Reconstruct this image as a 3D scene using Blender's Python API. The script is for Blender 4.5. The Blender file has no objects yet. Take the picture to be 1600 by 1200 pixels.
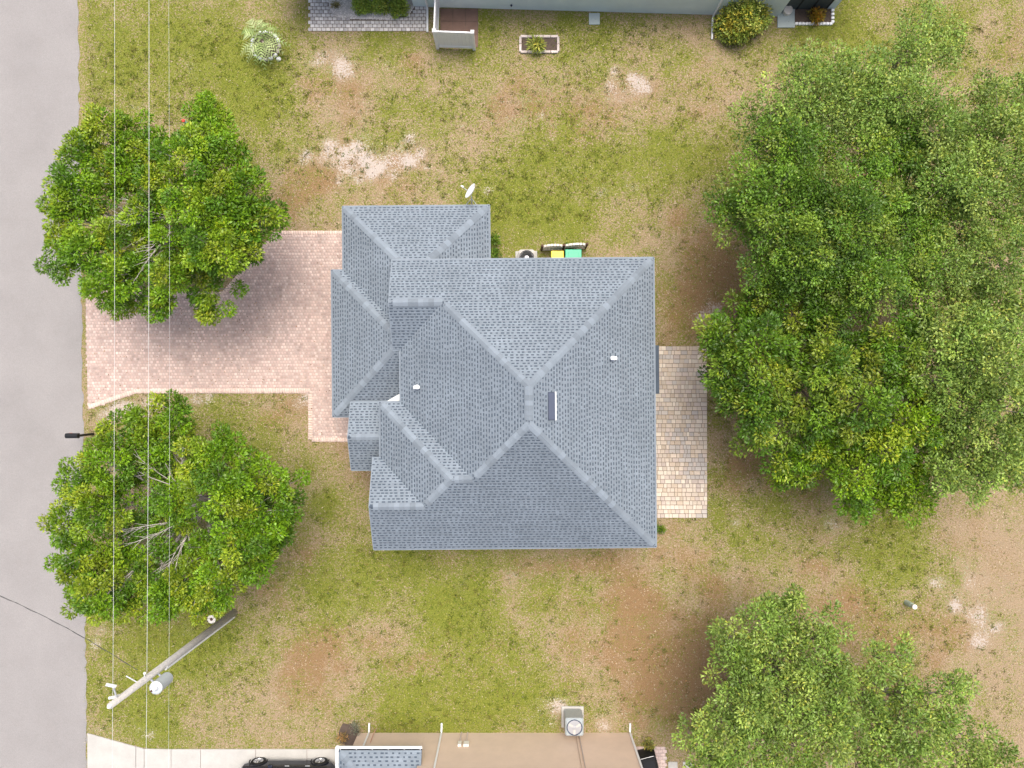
import bpy, math, random
import numpy as np
from mathutils import Matrix, Vector

random.seed(7)
rng = np.random.default_rng(7)
scene = bpy.context.scene
col = scene.collection

# ------------------------------------------------------------------ camera, sky, sun, exposure
H = 32.0                 # drone height in metres
F = 1111.0               # focal length in photo pixels
cam_d = bpy.data.cameras.new('camera')
cam_d.sensor_width = 36.0
cam_d.lens = 36.0 * F / 1600.0
cam_d.clip_end = 3000
cam = bpy.data.objects.new('camera', cam_d)
cam.location = (0, 0, H)
cam.rotation_euler = (0, 0, 0)
col.objects.link(cam)
scene.camera = cam

SUN_EL, SUN_AZ = math.radians(72), math.radians(15)     # azimuth from +Y towards +X
world = bpy.data.worlds.new('World')
scene.world = world
world.use_nodes = True
wn = world.node_tree.nodes
wl = world.node_tree.links
wn.clear()
sky = wn.new('ShaderNodeTexSky')
sky.sky_type = 'NISHITA'
sky.sun_disc = False
sky.sun_elevation = SUN_EL
sky.sun_rotation = SUN_AZ
sky.dust_density = 6.0
sky.air_density = 0.8
sky.ozone_density = 0.3
bg = wn.new('ShaderNodeBackground')
bg.inputs['Strength'].default_value = 0.115
wo = wn.new('ShaderNodeOutputWorld')
wl.new(sky.outputs[0], bg.inputs[0])
wl.new(bg.outputs[0], wo.inputs[0])

sd = bpy.data.lights.new('sun', 'SUN')
sd.energy = 1.5
sd.angle = math.radians(42)
sd.color = (1.0, 0.965, 0.90)
sun = bpy.data.objects.new('sun', sd)
sdir = Vector((math.sin(SUN_AZ) * math.cos(SUN_EL), math.cos(SUN_AZ) * math.cos(SUN_EL), math.sin(SUN_EL)))
sun.rotation_euler = sdir.to_track_quat('Z', 'Y').to_euler()
sun.location = (10, 15, 40)
col.objects.link(sun)

scene.view_settings.view_transform = 'Standard'
scene.view_settings.look = 'None'
scene.view_settings.exposure = 0.98
scene.view_settings.gamma = 1.0
scene.view_settings.use_curve_mapping = False


# ------------------------------------------------------------------ helpers
def P(px, py, z=0.0):
    """photo pixel seen at height z -> world point"""
    s = (H - z) / F
    return ((px - 800) * s, (600 - py) * s, z)


def mat(name, color, rough=0.8, var=0.15, scale=6.0, bump=0.0, bscale=60.0, metallic=0.0, spec=0.3,
        objrand=0.0, attr=None, transl=0.0, var2=0.0, scale2=60.0):
    m = bpy.data.materials.new(name)
    m.use_nodes = True
    nt = m.node_tree
    n, l = nt.nodes, nt.links
    b = n['Principled BSDF']
    b.inputs['Roughness'].default_value = rough
    b.inputs['Metallic'].default_value = metallic
    b.inputs['Specular IOR Level'].default_value = spec
    tc = n.new('ShaderNodeTexCoord')
    src = None
    if attr:
        a = n.new('ShaderNodeAttribute')
        a.attribute_name = attr
        src = a.outputs['Color']
    else:
        r = n.new('ShaderNodeRGB')
        r.outputs[0].default_value = (*color, 1)
        src = r.outputs[0]

    def mult(src, fac_socket, amt):
        mr = n.new('ShaderNodeMapRange')
        mr.inputs['From Min'].default_value = 0.25
        mr.inputs['From Max'].default_value = 0.75
        mr.inputs['To Min'].default_value = 1 - amt
        mr.inputs['To Max'].default_value = 1 + amt
        l.new(fac_socket, mr.inputs['Value'])
        mx = n.new('ShaderNodeVectorMath')
        mx.operation = 'SCALE'
        l.new(src, mx.inputs[0])
        l.new(mr.outputs[0], mx.inputs['Scale'])
        return mx.outputs[0]
    for amt, sc in ((var, scale), (var2, scale2)):
        if amt > 0:
            nz = n.new('ShaderNodeTexNoise')
            nz.inputs['Scale'].default_value = sc
            nz.inputs['Detail'].default_value = 5
            nz.inputs['Roughness'].default_value = 0.65
            l.new(tc.outputs['Object'], nz.inputs['Vector'])
            src = mult(src, nz.outputs['Fac'], amt)
    if objrand > 0:
        oi = n.new('ShaderNodeObjectInfo')
        mr = n.new('ShaderNodeMapRange')
        mr.inputs['To Min'].default_value = 1 - objrand
        mr.inputs['To Max'].default_value = 1 + objrand
        l.new(oi.outputs['Random'], mr.inputs['Value'])
        mx = n.new('ShaderNodeVectorMath')
        mx.operation = 'SCALE'
        l.new(src, mx.inputs[0])
        l.new(mr.outputs[0], mx.inputs['Scale'])
        src = mx.outputs[0]
    l.new(src, b.inputs['Base Color'])
    if bump > 0:
        nz = n.new('ShaderNodeTexNoise')
        nz.inputs['Scale'].default_value = bscale
        nz.inputs['Detail'].default_value = 4
        l.new(tc.outputs['Object'], nz.inputs['Vector'])
        bp = n.new('ShaderNodeBump')
        bp.inputs['Strength'].default_value = bump
        bp.inputs['Distance'].default_value = 0.02
        l.new(nz.outputs['Fac'], bp.inputs['Height'])
        l.new(bp.outputs[0], b.inputs['Normal'])
    if transl > 0:
        t = n.new('ShaderNodeBsdfTranslucent')
        l.new(src, t.inputs['Color'])
        ms = n.new('ShaderNodeMixShader')
        ms.inputs[0].default_value = transl
        l.new(b.outputs[0], ms.inputs[1])
        l.new(t.outputs[0], ms.inputs[2])
        l.new(ms.outputs[0], n['Material Output'].inputs['Surface'])
    return m


def tag(o, label=None, cat=None, group=None, kind=None):
    if label:
        o['label'] = label
    if cat:
        o['category'] = cat
    if group:
        o['group'] = group
    if kind:
        o['kind'] = kind
    return o


def thing(name, label, cat, loc=(0, 0, 0), rotz=0.0, group=None):
    o = bpy.data.objects.new(name, None)
    o.empty_display_size = 0.3
    o.location = loc
    o.rotation_euler = (0, 0, rotz)
    col.objects.link(o)
    return tag(o, label, cat, group)


def link_mesh(name, me, m, parent=None, kind=None):
    if m is not None and not me.materials:
        me.materials.append(m)
    o = bpy.data.objects.new(name, me)
    col.objects.link(o)
    if parent is not None:
        o.parent = parent
    if kind:
        o['kind'] = kind
    return o


def np_mesh(name, V, Fq, m, parent=None, kind=None, colors=None, smooth=False):
    """bulk mesh: V (n,3), Fq (k,4) or (k,3) index arrays"""
    me = bpy.data.meshes.new(name)
    V = np.asarray(V, dtype=np.float32)
    Fq = np.asarray(Fq, dtype=np.int32)
    k, w = Fq.shape
    me.vertices.add(len(V))
    me.vertices.foreach_set('co', V.ravel())
    me.loops.add(k * w)
    me.loops.foreach_set('vertex_index', Fq.ravel())
    me.polygons.add(k)
    me.polygons.foreach_set('loop_start', np.arange(0, k * w, w, dtype=np.int32))
    me.polygons.foreach_set('loop_total', np.full(k, w, dtype=np.int32))
    if smooth:
        me.polygons.foreach_set('use_smooth', np.ones(k, dtype=bool))
    me.update(calc_edges=True)
    if colors is not None:
        a = me.color_attributes.new('tint', 'FLOAT_COLOR', 'POINT')
        c = np.ones((len(V), 4), dtype=np.float32)
        c[:, :3] = colors
        a.data.foreach_set('color', c.ravel())
    return link_mesh(name, me, m, parent, kind)


class MB:
    """collects shapes, then builds ONE mesh object"""
    def __init__(s):
        s.v, s.f, s.c = [], [], []
        s.col = (1, 1, 1)

    def add(s, vs, fs):
        o = len(s.v)
        s.v.extend([tuple(v) for v in vs])
        s.c.extend([s.col] * len(vs))
        s.f.extend([tuple(i + o for i in f) for f in fs])
        return s

    def box(s, c, size, rotz=0.0, bev=0.0):
        x, y, z = [d / 2 for d in size]
        if bev > 0:
            b = min(bev, x * .9, y * .9, z * .9)
            prof = [(-z, b), (-z + b, 0), (z - b, 0), (z, b)]
            vs = []
            for zz, ins in prof:
                k = b
                for (sx, sy) in ((-1, -1), (1, -1), (1, 1), (-1, 1)):
                    # octagonal rounding of the four upright edges
                    X, Y = x - ins, y - ins
                    if (sx, sy) == (-1, -1):
                        pts = ((-X, -Y + k), (-X + k, -Y))
                    elif (sx, sy) == (1, -1):
                        pts = ((X - k, -Y), (X, -Y + k))
                    elif (sx, sy) == (1, 1):
                        pts = ((X, Y - k), (X - k, Y))
                    else:
                        pts = ((-X + k, Y), (-X, Y - k))
                    vs.extend((p[0], p[1], zz) for p in pts)
            fs = [tuple(range(7, -1, -1)), tuple(range(24, 32))]
            for r in range(3):
                for i in range(8):
                    j = (i + 1) % 8
                    fs.append((r * 8 + i, r * 8 + j, r * 8 + 8 + j, r * 8 + 8 + i))
        else:
            vs = [(-x, -y, -z), (x, -y, -z), (x, y, -z), (-x, y, -z), (-x, -y, z), (x, -y, z), (x, y, z), (-x, y, z)]
            fs = [(3, 2, 1, 0), (4, 5, 6, 7), (0, 1, 5, 4), (1, 2, 6, 5), (2, 3, 7, 6), (3, 0, 4, 7)]
        ca, sa = math.cos(rotz), math.sin(rotz)
        s.add([(c[0] + v[0] * ca - v[1] * sa, c[1] + v[0] * sa + v[1] * ca, c[2] + v[2]) for v in vs], fs)
        return s

    def bb(s, x0, x1, y0, y1, z0, z1, bev=0.0):
        return s.box(((x0 + x1) / 2, (y0 + y1) / 2, (z0 + z1) / 2), (abs(x1 - x0), abs(y1 - y0), abs(z1 - z0)), 0, bev)

    def prism(s, poly, z0, z1):
        """closed prism over a plan polygon (ccw); z1 may be a function of (x, y)"""
        n = len(poly)
        f1 = z1 if callable(z1) else (lambda x, y: z1)
        f0 = z0 if callable(z0) else (lambda x, y: z0)
        vs = [(x, y, f0(x, y)) for x, y in poly] + [(x, y, f1(x, y)) for x, y in poly]
        fs = [tuple(range(n - 1, -1, -1)), tuple(range(n, 2 * n))]
        for i in range(n):
            j = (i + 1) % n
            fs.append((i, j, n + j, n + i))
        return s.add(vs, fs)

    def tube(s, p0, p1, r0, r1=None, n=8, caps=True):
        return s.path([p0, p1], [r0, r0 if r1 is None else r1], n, caps)

    def path(s, pts, rads, n=7, caps=True):
        pts = [Vector(p) for p in pts]
        vs = []
        for i, p in enumerate(pts):
            d = (pts[min(i + 1, len(pts) - 1)] - pts[max(i - 1, 0)])
            if d.length < 1e-6:
                d = Vector((0, 0, 1))
            d.normalize()
            u = d.cross(Vector((0, 0, 1)) if abs(d.z) < 0.95 else Vector((1, 0, 0))).normalized()
            w = d.cross(u)
            for k in range(n):
                a = 2 * math.pi * k / n
                vs.append(p + (u * math.cos(a) + w * math.sin(a)) * rads[i])
        fs = []
        for i in range(len(pts) - 1):
            for k in range(n):
                j = (k + 1) % n
                fs.append((i * n + k, i * n + j, (i + 1) * n + j, (i + 1) * n + k))
        if caps:
            fs.append(tuple(range(n - 1, -1, -1)))
            fs.append(tuple(range((len(pts) - 1) * n, len(pts) * n)))
        return s.add(vs, fs)

    def lathe(s, prof, c=(0, 0, 0), n=20, M=None):
        vs, fs = [], []
        for r, z in prof:
            for k in range(n):
                a = 2 * math.pi * k / n
                p = Vector((r * math.cos(a), r * math.sin(a), z))
                if M is not None:
                    p = M @ p
                vs.append((p.x + c[0], p.y + c[1], p.z + c[2]))
        for i in range(len(prof) - 1):
            for k in range(n):
                j = (k + 1) % n
                fs.append((i * n + k, i * n + j, (i + 1) * n + j, (i + 1) * n + k))
        fs.append(tuple(range(n - 1, -1, -1)))
        fs.append(tuple(range((len(prof) - 1) * n, len(prof) * n)))
        return s.add(vs, fs)

    def build(s, name, m, parent=None, smooth=False, kind=None, tint=False):
        me = bpy.data.meshes.new(name)
        me.from_pydata(s.v, [], s.f)
        if smooth:
            me.polygons.foreach_set('use_smooth', np.ones(len(me.polygons), dtype=bool))
        me.update()
        if tint:
            a = me.color_attributes.new('tint', 'FLOAT_COLOR', 'POINT')
            c = np.ones((len(s.v), 4), dtype=np.float32)
            c[:, :3] = np.array(s.c)
            a.data.foreach_set('color', c.ravel())
        return link_mesh(name, me, m, parent, kind)


def copy_piece(src, name, parent, M):
    o = bpy.data.objects.new(name, src)
    col.objects.link(o)
    o.parent = parent
    o.matrix_local = M
    return o


def vnoise(x, y, seed):
    """smooth value noise on arrays"""
    xi, yi = np.floor(x).astype(np.int64), np.floor(y).astype(np.int64)
    fx, fy = x - xi, y - yi
    fx, fy = fx * fx * (3 - 2 * fx), fy * fy * (3 - 2 * fy)

    def h(a, b):
        n = (a * 374761393 + b * 668265263 + seed * 982451653) & 0x7fffffff
        n = ((n ^ (n >> 13)) * 1274126177) & 0x7fffffff
        return ((n ^ (n >> 16)) & 0xffff) / 65535.0
    return ((h(xi, yi) * (1 - fx) + h(xi + 1, yi) * fx) * (1 - fy)
            + (h(xi, yi + 1) * (1 - fx) + h(xi + 1, yi + 1) * fx) * fy)


def fbm(x, y, seed, oct=4, gain=0.55):
    t, a, tot = 0, 1.0, 0
    for i in range(oct):
        t = t + a * vnoise(x * 2 ** i + 17 * i, y * 2 ** i - 11 * i, seed + i)
        tot += a
        a *= gain
    return t / tot


def in_poly(x, y, poly):
    r = np.zeros(x.shape, dtype=bool)
    n = len(poly)
    for i in range(n):
        x0, y0 = poly[i]
        x1, y1 = poly[(i + 1) % n]
        if y0 == y1:
            continue
        c = ((y0 > y) != (y1 > y)) & (x < (x1 - x0) * (y - y0) / (y1 - y0) + x0)
        r ^= c
    return r


# ------------------------------------------------------------------ materials
M_road = mat('asphalt', (0.27, 0.258, 0.252), 0.9, 0.10, 0.35, 0.5, 120, var2=0.22, scale2=45)
M_conc = mat('pale_concrete', (0.43, 0.42, 0.39), 0.85, 0.12, 1.2, 0.3, 90, var2=0.08, scale2=30)
M_paver = mat('pink_paver', (1, 1, 1), 0.85, 0.10, 0.6, 0.3, 150, attr='tint', var2=0.10, scale2=14)
M_joint = mat('paver_joint_sand', (0.38, 0.31, 0.275), 0.95, 0.15, 3)
M_stone = mat('beige_paver', (0.50, 0.43, 0.34), 0.85, 0.10, 0.8, 0.3, 120, objrand=0.30, var2=0.08, scale2=20)
M_stone_t = mat('beige_paver_small', (1, 1, 1), 0.85, 0.10, 0.8, 0.3, 120, attr='tint')
M_pjoint = mat('patio_joint', (0.13, 0.105, 0.08), 0.95, 0.2, 4)
M_shingle = mat('slate_grey_shingle', (1, 1, 1), 0.9, 0.12, 0.7, 0.4, 140, attr='tint', spec=0.15, var2=0.10, scale2=5)
M_roofbase = mat('dark_shingle_backing', (0.074, 0.095, 0.122), 0.95, 0.12, 2, spec=0.1)
M_cap = mat('hip_cap_shingle', (0.195, 0.230, 0.264), 0.9, 0.10, 3, 0.3, 140, objrand=0.16, spec=0.15)
M_fascia = mat('grey_fascia', (0.23, 0.27, 0.31), 0.6, 0.05, 2)
M_wall = mat('stucco_wall', (0.55, 0.55, 0.52), 0.9, 0.06, 2, 0.3, 80)
M_white = mat('white_vinyl', (0.78, 0.79, 0.79), 0.45, 0.04, 2)
M_membrane = mat('white_membrane', (0.74, 0.77, 0.75), 0.6, 0.06, 3)
M_glass = mat('dark_window_glass', (0.03, 0.04, 0.05), 0.08, 0.0, 1, spec=0.6)
M_screen = mat('dark_screen_mesh', (0.06, 0.075, 0.075), 0.7, 0.15, 8)
M_galv = mat('galvanised_metal', (0.50, 0.52, 0.54), 0.45, 0.08, 4, metallic=0.4)
M_wire = mat('aluminium_wire', (0.62, 0.63, 0.63), 0.5, 0.0, 1)
M_wired = mat('dark_cable', (0.06, 0.06, 0.06), 0.6, 0.0, 1)
M_ventd = mat('slate_metal', (0.045, 0.06, 0.10), 0.5, 0.08, 5)
M_bark = mat('pale_grey_bark', (0.44, 0.41, 0.37), 0.9, 0.2, 5, 0.6, 40)
M_barkd = mat('grey_brown_bark', (0.24, 0.20, 0.165), 0.9, 0.25, 5, 0.6, 40)
M_leaf = mat('leaf', (1, 1, 1), 0.42, 0.0, 1, attr='tint', transl=0.2, spec=0.35)
M_grass = mat('grass_blade', (1, 1, 1), 0.7, 0.0, 1, attr='tint', transl=0.2, spec=0.15)
M_litter = mat('dry_leaf', (1, 1, 1), 0.9, 0.0, 1, attr='tint', spec=0.1)
M_bluewall = mat('pale_blue_stucco', (0.64, 0.74, 0.74), 0.85, 0.05, 2, 0.25, 70)
M_tanwall = mat('peach_stucco', (0.66, 0.52, 0.41), 0.85, 0.06, 1.5, 0.25, 70)
M_brownpad = mat('brown_tile', (0.17, 0.105, 0.08), 0.7, 0.2, 2)
M_gravel = mat('white_gravel', (1, 1, 1), 0.9, 0.0, 1, attr='tint')
M_mulch = mat('dark_mulch', (0.10, 0.075, 0.06), 0.95, 0.3, 10, 0.8, 40)
M_black = mat('black_plastic', (0.012, 0.013, 0.015), 0.45, 0.1, 4)
M_brown = mat('brown_post', (0.10, 0.055, 0.035), 0.7, 0.15, 6)
M_cream = mat('cream_vinyl', (0.72, 0.68, 0.61), 0.55, 0.07, 3)
M_yellow = mat('yellow_lid', (0.78, 0.56, 0.05), 0.35, 0.04, 4)
M_green = mat('green_lid', (0.05, 0.38, 0.22), 0.35, 0.06, 4)
M_greend = mat('green_bin_body', (0.02, 0.13, 0.08), 0.45, 0.06, 4)
M_acbeige = mat('beige_metal', (0.47, 0.455, 0.42), 0.5, 0.06, 3)
M_acgrey = mat('blue_grey_metal', (0.33, 0.37, 0.38), 0.5, 0.06, 3)
M_dark = mat('dark_recess', (0.02, 0.02, 0.022), 0.8, 0.0, 1)
M_steel = mat('fan_steel', (0.42, 0.43, 0.45), 0.4, 0.05, 5, metallic=0.5)
M_wood = mat('weathered_pole_wood', (0.50, 0.48, 0.45), 0.9, 0.16, 6, 0.5, 40)
M_trans = mat('transformer_grey', (0.52, 0.56, 0.57), 0.4, 0.04, 3)
M_carpaint = mat('navy_car_paint', (0.025, 0.03, 0.045), 0.18, 0.0, 1, metallic=0.4, spec=0.6)
M_tyre = mat('tyre_rubber', (0.02, 0.02, 0.02), 0.85, 0.1, 8)
M_rim = mat('alloy_rim', (0.55, 0.56, 0.58), 0.25, 0.0, 1, metallic=0.8)
M_pedestal = mat('sage_pedestal', (0.40, 0.47, 0.40), 0.55, 0.08, 5)
M_brick = mat('edging_block', (0.55, 0.48, 0.44), 0.9, 0.12, 5, 0.3, 60, objrand=0.15)
M_greypad = mat('grey_green_slab', (0.38, 0.44, 0.43), 0.85, 0.08, 2, 0.2, 60)
M_red = mat('red_plastic', (0.5, 0.05, 0.03), 0.5, 0.0, 1)

# ------------------------------------------------------------------ ground: lawn with sand and litter masks
ROAD = [P(118, -200)[:2], P(122, 0)[:2], P(126, 300)[:2], P(134, 700)[:2], P(135, 1200)[:2], P(137, 1400)[:2]]
DRIVE = [P(*p)[:2] for p in ((134, 449), (136, 560), (138, 640), (213, 614), (488, 613), (488, 690), (575, 690), (575, 640),
                             (545, 361), (432, 361), (352, 456), (185, 458))]
NPATIO = [P(*p)[:2] for p in ((485, -40), (485, 49), (668, 49), (668, -40))]
CDRIVE = [P(*p)[:2] for p in ((137, 1145), (228, 1170), (560, 1170), (560, 1300), (137, 1300))]
PATIO = [P(*p)[:2] for p in ((1018, 541), (1103, 541), (1105, 809), (1018, 809))]
THETA = math.radians(0.5)


def house_local(x, y):
    return x * math.cos(THETA) + y * math.sin(THETA), -x * math.sin(THETA) + y * math.cos(THETA)


BROWN = [(1090, 430, 70), (1080, 500, 60), (1150, 440, 60), (1160, 740, 60), (1250, 760, 45), (1060, 860, 40),
         (1290, 860, 35), (560, 720, 50), (470, 860, 45), (430, 920, 40), (1000, 940, 40), (1320, 940, 40), (1130, 930, 40),
         (1050, 1010, 80), (1000, 1080, 70), (1080, 1070, 60), (1400, 980, 50), (450, 310, 60), (500, 270, 45),
         (620, 265, 60), (400, 640, 45), (470, 640, 45), (930, 350, 40), (1080, 330, 40), (520, 1010, 60), (640, 1020, 60),
         (470, 1060, 60), (900, 1010, 70), (1300, 420, 90), (1330, 300, 90), (1350, 620, 120), (1180, 640, 80), (820, 905, 50),
         (700, 880, 30), (940, 880, 60), (1250, 1050, 120), (1400, 1100, 100), (1500, 1000, 50), (1580, 900, 50),
         (1580, 80, 60), (1500, 820, 70), (550, 150, 40), (480, 130, 40), (800, 170, 60), (900, 190, 60), (980, 140, 60), (640, 110, 40),
         (1090, 160, 50), (270, 330, 60), (280, 790, 60), (760, 1030, 50)]
GREEN = [(820, 280, 55), (900, 240, 60), (800, 350, 50), (900, 360, 40), (1000, 250, 60), (1100, 240, 60), (640, 880, 60), (560, 920, 60),
         (480, 930, 40), (730, 930, 60), (850, 920, 40), (1130, 800, 45), (1230, 790, 40), (1380, 830, 60), (1420, 910, 50), (360, 690, 40),
         (420, 680, 40), (350, 640, 30), (520, 790, 35), (620, 1090, 50), (800, 1070, 60), (740, 1110, 60), (660, 1130, 50), (240, 1000, 60),
         (180, 1090, 60), (240, 1130, 50), (330, 1010, 60), (330, 110, 60), (420, 150, 60), (200, 90, 60), (280, 40, 50), (660, 170, 40),
         (760, 60, 40), (900, 80, 60), (1350, 40, 60), (1280, 30, 40), (1480, 40, 40), (440, 240, 35), (400, 90, 50), (700, 1000, 60), (600, 70, 40)]
SAND = [(1092, 498, 12), (1120, 483, 8), (1042, 522, 12), (470, 630, 13), (480, 615, 10), (325, 620, 9), (305, 622, 8), (240, 628, 14),
        (190, 632, 16), (160, 650, 12), (580, 272, 9), (562, 285, 7), (600, 300, 6), (592, 262, 7), (640, 252, 8), (660, 240, 7), (545, 268, 6), (570, 250, 6), (668, 262, 6), (615, 280, 6), (530, 285, 6), (555, 228, 6), (690, 268, 5), (480, 240, 6), (1300, 820, 12), (1045, 850, 7),
        (515, 225, 9), (860, 190, 8), (845, 182, 5), (880, 262, 7), (940, 300, 8), (955, 320, 6), (760, 300, 6), (540, 110, 14), (505, 85, 10), (1530, 1000, 14), (1530, 960, 14), (1490, 950, 12), (1560, 980, 9),
        (1345, 945, 12), (450, 1095, 10), (1460, 910, 10), (1000, 130, 9), (985, 120, 6), (1012, 140, 6), (960, 110, 6), (1180, 60, 9), (1113, 90, 9), (865, 1130, 12), (875, 1100, 12),
        (940, 1135, 12), (160, 985, 10), (150, 1010, 8), (180, 960, 8), (205, 170, 9), (235, 1150, 7), (1590, 110, 18), (1560, 450, 12),
        (640, 215, 8), (540, 240, 7), (1150, 820, 7), (330, 610, 8), (760, 880, 6), (1010, 880, 10)]


def masks(x, y):
    """green, brown litter, bare sand at a ground point"""
    s = H / F
    px, py = x / s + 800, 600 - y / s
    g = 0.42 * np.ones_like(x)
    for a, b, r in GREEN:
        g += 0.42 * np.exp(-((px - a) ** 2 + (py - b) ** 2) / (2 * (r * .8) ** 2))
    br = np.zeros_like(x)
    for a, b, r in BROWN:
        br += 0.45 * np.exp(-((px - a) ** 2 + (py - b) ** 2) / (2 * (r * .8) ** 2))
    sa = np.zeros_like(x)
    for a, b, r in SAND:
        sa += .40 * np.exp(-((px - a) ** 2 + (py - b) ** 2) / (2 * (r * .9) ** 2))
    for a, b, rx, ry, k in ((580, 258, 85, 32, .34), (940, 300, 60, 30, .20), (500, 235, 60, 20, .22), (760, 180, 160, 30, .16), (980, 130, 90, 30, .22), (200, 640, 70, 14, .32),
                            (400, 625, 80, 10, .22), (1100, 490, 40, 25, .18), (1300, 830, 40, 25, .25), (1530, 950, 70, 60, .20), (940, 1120, 80, 20, .22), (820, 895, 60, 14, .2), (520, 100, 60, 30, .2)):
        sa += k * np.exp(-((px - a) ** 2 / (2 * rx ** 2) + (py - b) ** 2 / (2 * ry ** 2)))
    br = np.clip(br, 0, 1.1)
    n1 = fbm(x * .55, y * .55, 3, 5, .62)
    n2 = fbm(x * 1.7, y * 1.7, 31, 4, .6)
    # drier lots round about
    dry = np.clip((px - 1440) / 120, 0, 1) * np.clip((py - 740) / 80, 0, 1)
    g = g + .03 - .42 * br - .25 * dry + .75 * (n1 - .5) + .9 * (n2 - .5)
    sa = sa + 0.9 * (fbm(x * .9, y * .9, 77, 4, .6) - .5) + .02
    return np.clip(g * .62 + .13, 0, 1), np.clip(br * .75 + .7 * (fbm(x * 1.1, y * 1.1, 55, 4, .6) - .5) - .25 * dry, 0, 1), np.clip(sa, 0, 1)


def ground():
    xs = np.concatenate([[-900, -200, -60, -35], np.arange(-27, 27.01, .16), [35, 60, 200, 900]])
    ys = np.concatenate([[-900, -200, -60, -30], np.arange(-21, 21.01, .16), [30, 60, 200, 900]])
    X, Y = np.meshgrid(xs, ys)
    g, b, s = masks(X, Y)
    ny, nx = X.shape
    V = np.stack([X.ravel(), Y.ravel(), np.zeros(X.size)], 1)
    I = np.arange(X.size).reshape(ny, nx)
    Fq = np.stack([I[:-1, :-1].ravel(), I[:-1, 1:].ravel(), I[1:, 1:].ravel(), I[1:, :-1].ravel()], 1)
    m = bpy.data.materials.new('dry_lawn')
    m.use_nodes = True
    nt = m.node_tree
    n, l = nt.nodes, nt.links
    bs = n['Principled BSDF']
    bs.inputs['Roughness'].default_value = 0.95
    bs.inputs['Specular IOR Level'].default_value = 0.1
    at = n.new('ShaderNodeAttribute')
    at.attribute_name = 'tint'
    sep = n.new('ShaderNodeSeparateColor')
    l.new(at.outputs['Color'], sep.inputs[0])
    tc = n.new('ShaderNodeTexCoord')

    def noise(sc, det=5, ro=.65):
        z = n.new('ShaderNodeTexNoise')
        z.inputs['Scale'].default_value = sc
        z.inputs['Detail'].default_value = det
        z.inputs['Roughness'].default_value = ro
        l.new(tc.outputs['Object'], z.inputs['Vector'])
        return z.outputs['Fac']

    def soft(mask, nz, lo, hi, w=1.0):
        a = n.new('ShaderNodeMath')
        a.operation = 'MULTIPLY_ADD'
        l.new(nz, a.inputs[0])
        a.inputs[1].default_value = w
        l.new(mask, a.inputs[2])
        r = n.new('ShaderNodeMapRange')
        r.interpolation_type = 'SMOOTHSTEP'
        r.inputs['From Min'].default_value = lo + w * .5
        r.inputs['From Max'].default_value = hi + w * .5
        l.new(a.outputs[0], r.inputs['Value'])
        return r.outputs[0]

    def ramp(nz, cols):
        r = n.new('ShaderNodeValToRGB')
        e = r.color_ramp.elements
        e[0].position, e[0].color = cols[0][0], (*cols[0][1], 1)
        e[1].position, e[1].color = cols[-1][0], (*cols[-1][1], 1)
        for p, c in cols[1:-1]:
            k = e.new(p)
            k.color = (*c, 1)
        l.new(nz, r.inputs[0])
        return r.outputs[0]

    def mix(f, a, b_):
        x = n.new('ShaderNodeMix')
        x.data_type = 'RGBA'
        l.new(f, x.inputs[0])
        l.new(a, x.inputs[6])
        l.new(b_, x.inputs[7])
        return x.outputs[2]
    nf, nm, nc = noise(15, 6, .78), noise(4.5, 5, .7), noise(60, 3, .7)
    nv, nw = noise(38, 4, .75), noise(9, 6, .75)
    straw = ramp(nv, [(.32, (.15, .10, .05)), (.5, (.32, .235, .145)), (.66, (.49, .40, .30))])
    green = ramp(nv, [(.32, (.055, .075, .008)), (.5, (.165, .19, .024)), (.66, (.31, .32, .09))])
    brown = ramp(nv, [(.32, (.10, .054, .022)), (.5, (.245, .15, .072)), (.66, (.40, .285, .17))])
    sandc = ramp(nc, [(.3, (.36, .30, .25)), (.7, (.56, .50, .45))])

    def both(p, q):
        m_ = n.new('ShaderNodeMath')
        m_.operation = 'MULTIPLY_ADD'
        m_.inputs[1].default_value = .45
        l.new(p, m_.inputs[0])
        m2 = n.new('ShaderNodeMath')
        m2.operation = 'MULTIPLY'
        m2.inputs[1].default_value = .55
        l.new(q, m2.inputs[0])
        l.new(m2.outputs[0], m_.inputs[2])
        return m_.outputs[0]
    c = mix(soft(sep.outputs[1], both(nf, nw), .12, .52, 3.4), straw, brown)
    c = mix(soft(sep.outputs[0], both(nw, nf), .27, .60, 5.2), c, green)
    c = mix(soft(sep.outputs[2], both(nw, nf), .46, .74, 4.0), c, sandc)
    l.new(c, bs.inputs['Base Color'])
    bp = n.new('ShaderNodeBump')
    bp.inputs['Strength'].default_value = .8
    bp.inputs['Distance'].default_value = .06
    l.new(nf, bp.inputs['Height'])
    l.new(bp.outputs[0], bs.inputs['Normal'])
    o = np_mesh('ground', V, Fq, m, None, 'structure', np.stack([g.ravel(), b.ravel(), s.ravel()], 1))
    tag(o, 'patchy dry lawn of green, straw and bare sandy soil', 'lawn')


ground()

# ------------------------------------------------------------------ road and paved surfaces


def road():
    mb = MB()
    poly = [(-60, 60)] + [(-60, -60)] + [(ROAD[-1][0], -60)]
    # slightly ragged asphalt edge
    pts = []
    for y in np.arange(-25, 25.01, .25):
        yy = 600 - y / (H / F)
        xpx = 122 + 13 * min(max(yy, -200), 1400) / 1100
        pts.append((P(xpx, 0)[0] + random.uniform(-.06, .06), y))
    poly += pts + [(pts[-1][0], 60)]
    mb.prism(poly, .001, .012)
    o = mb.build('road', M_road, None, kind='structure')
    tag(o, 'light grey worn asphalt street beside the lawns', 'road')
    # cracks in the asphalt crown are too faint in the photograph to model


road()


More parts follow.
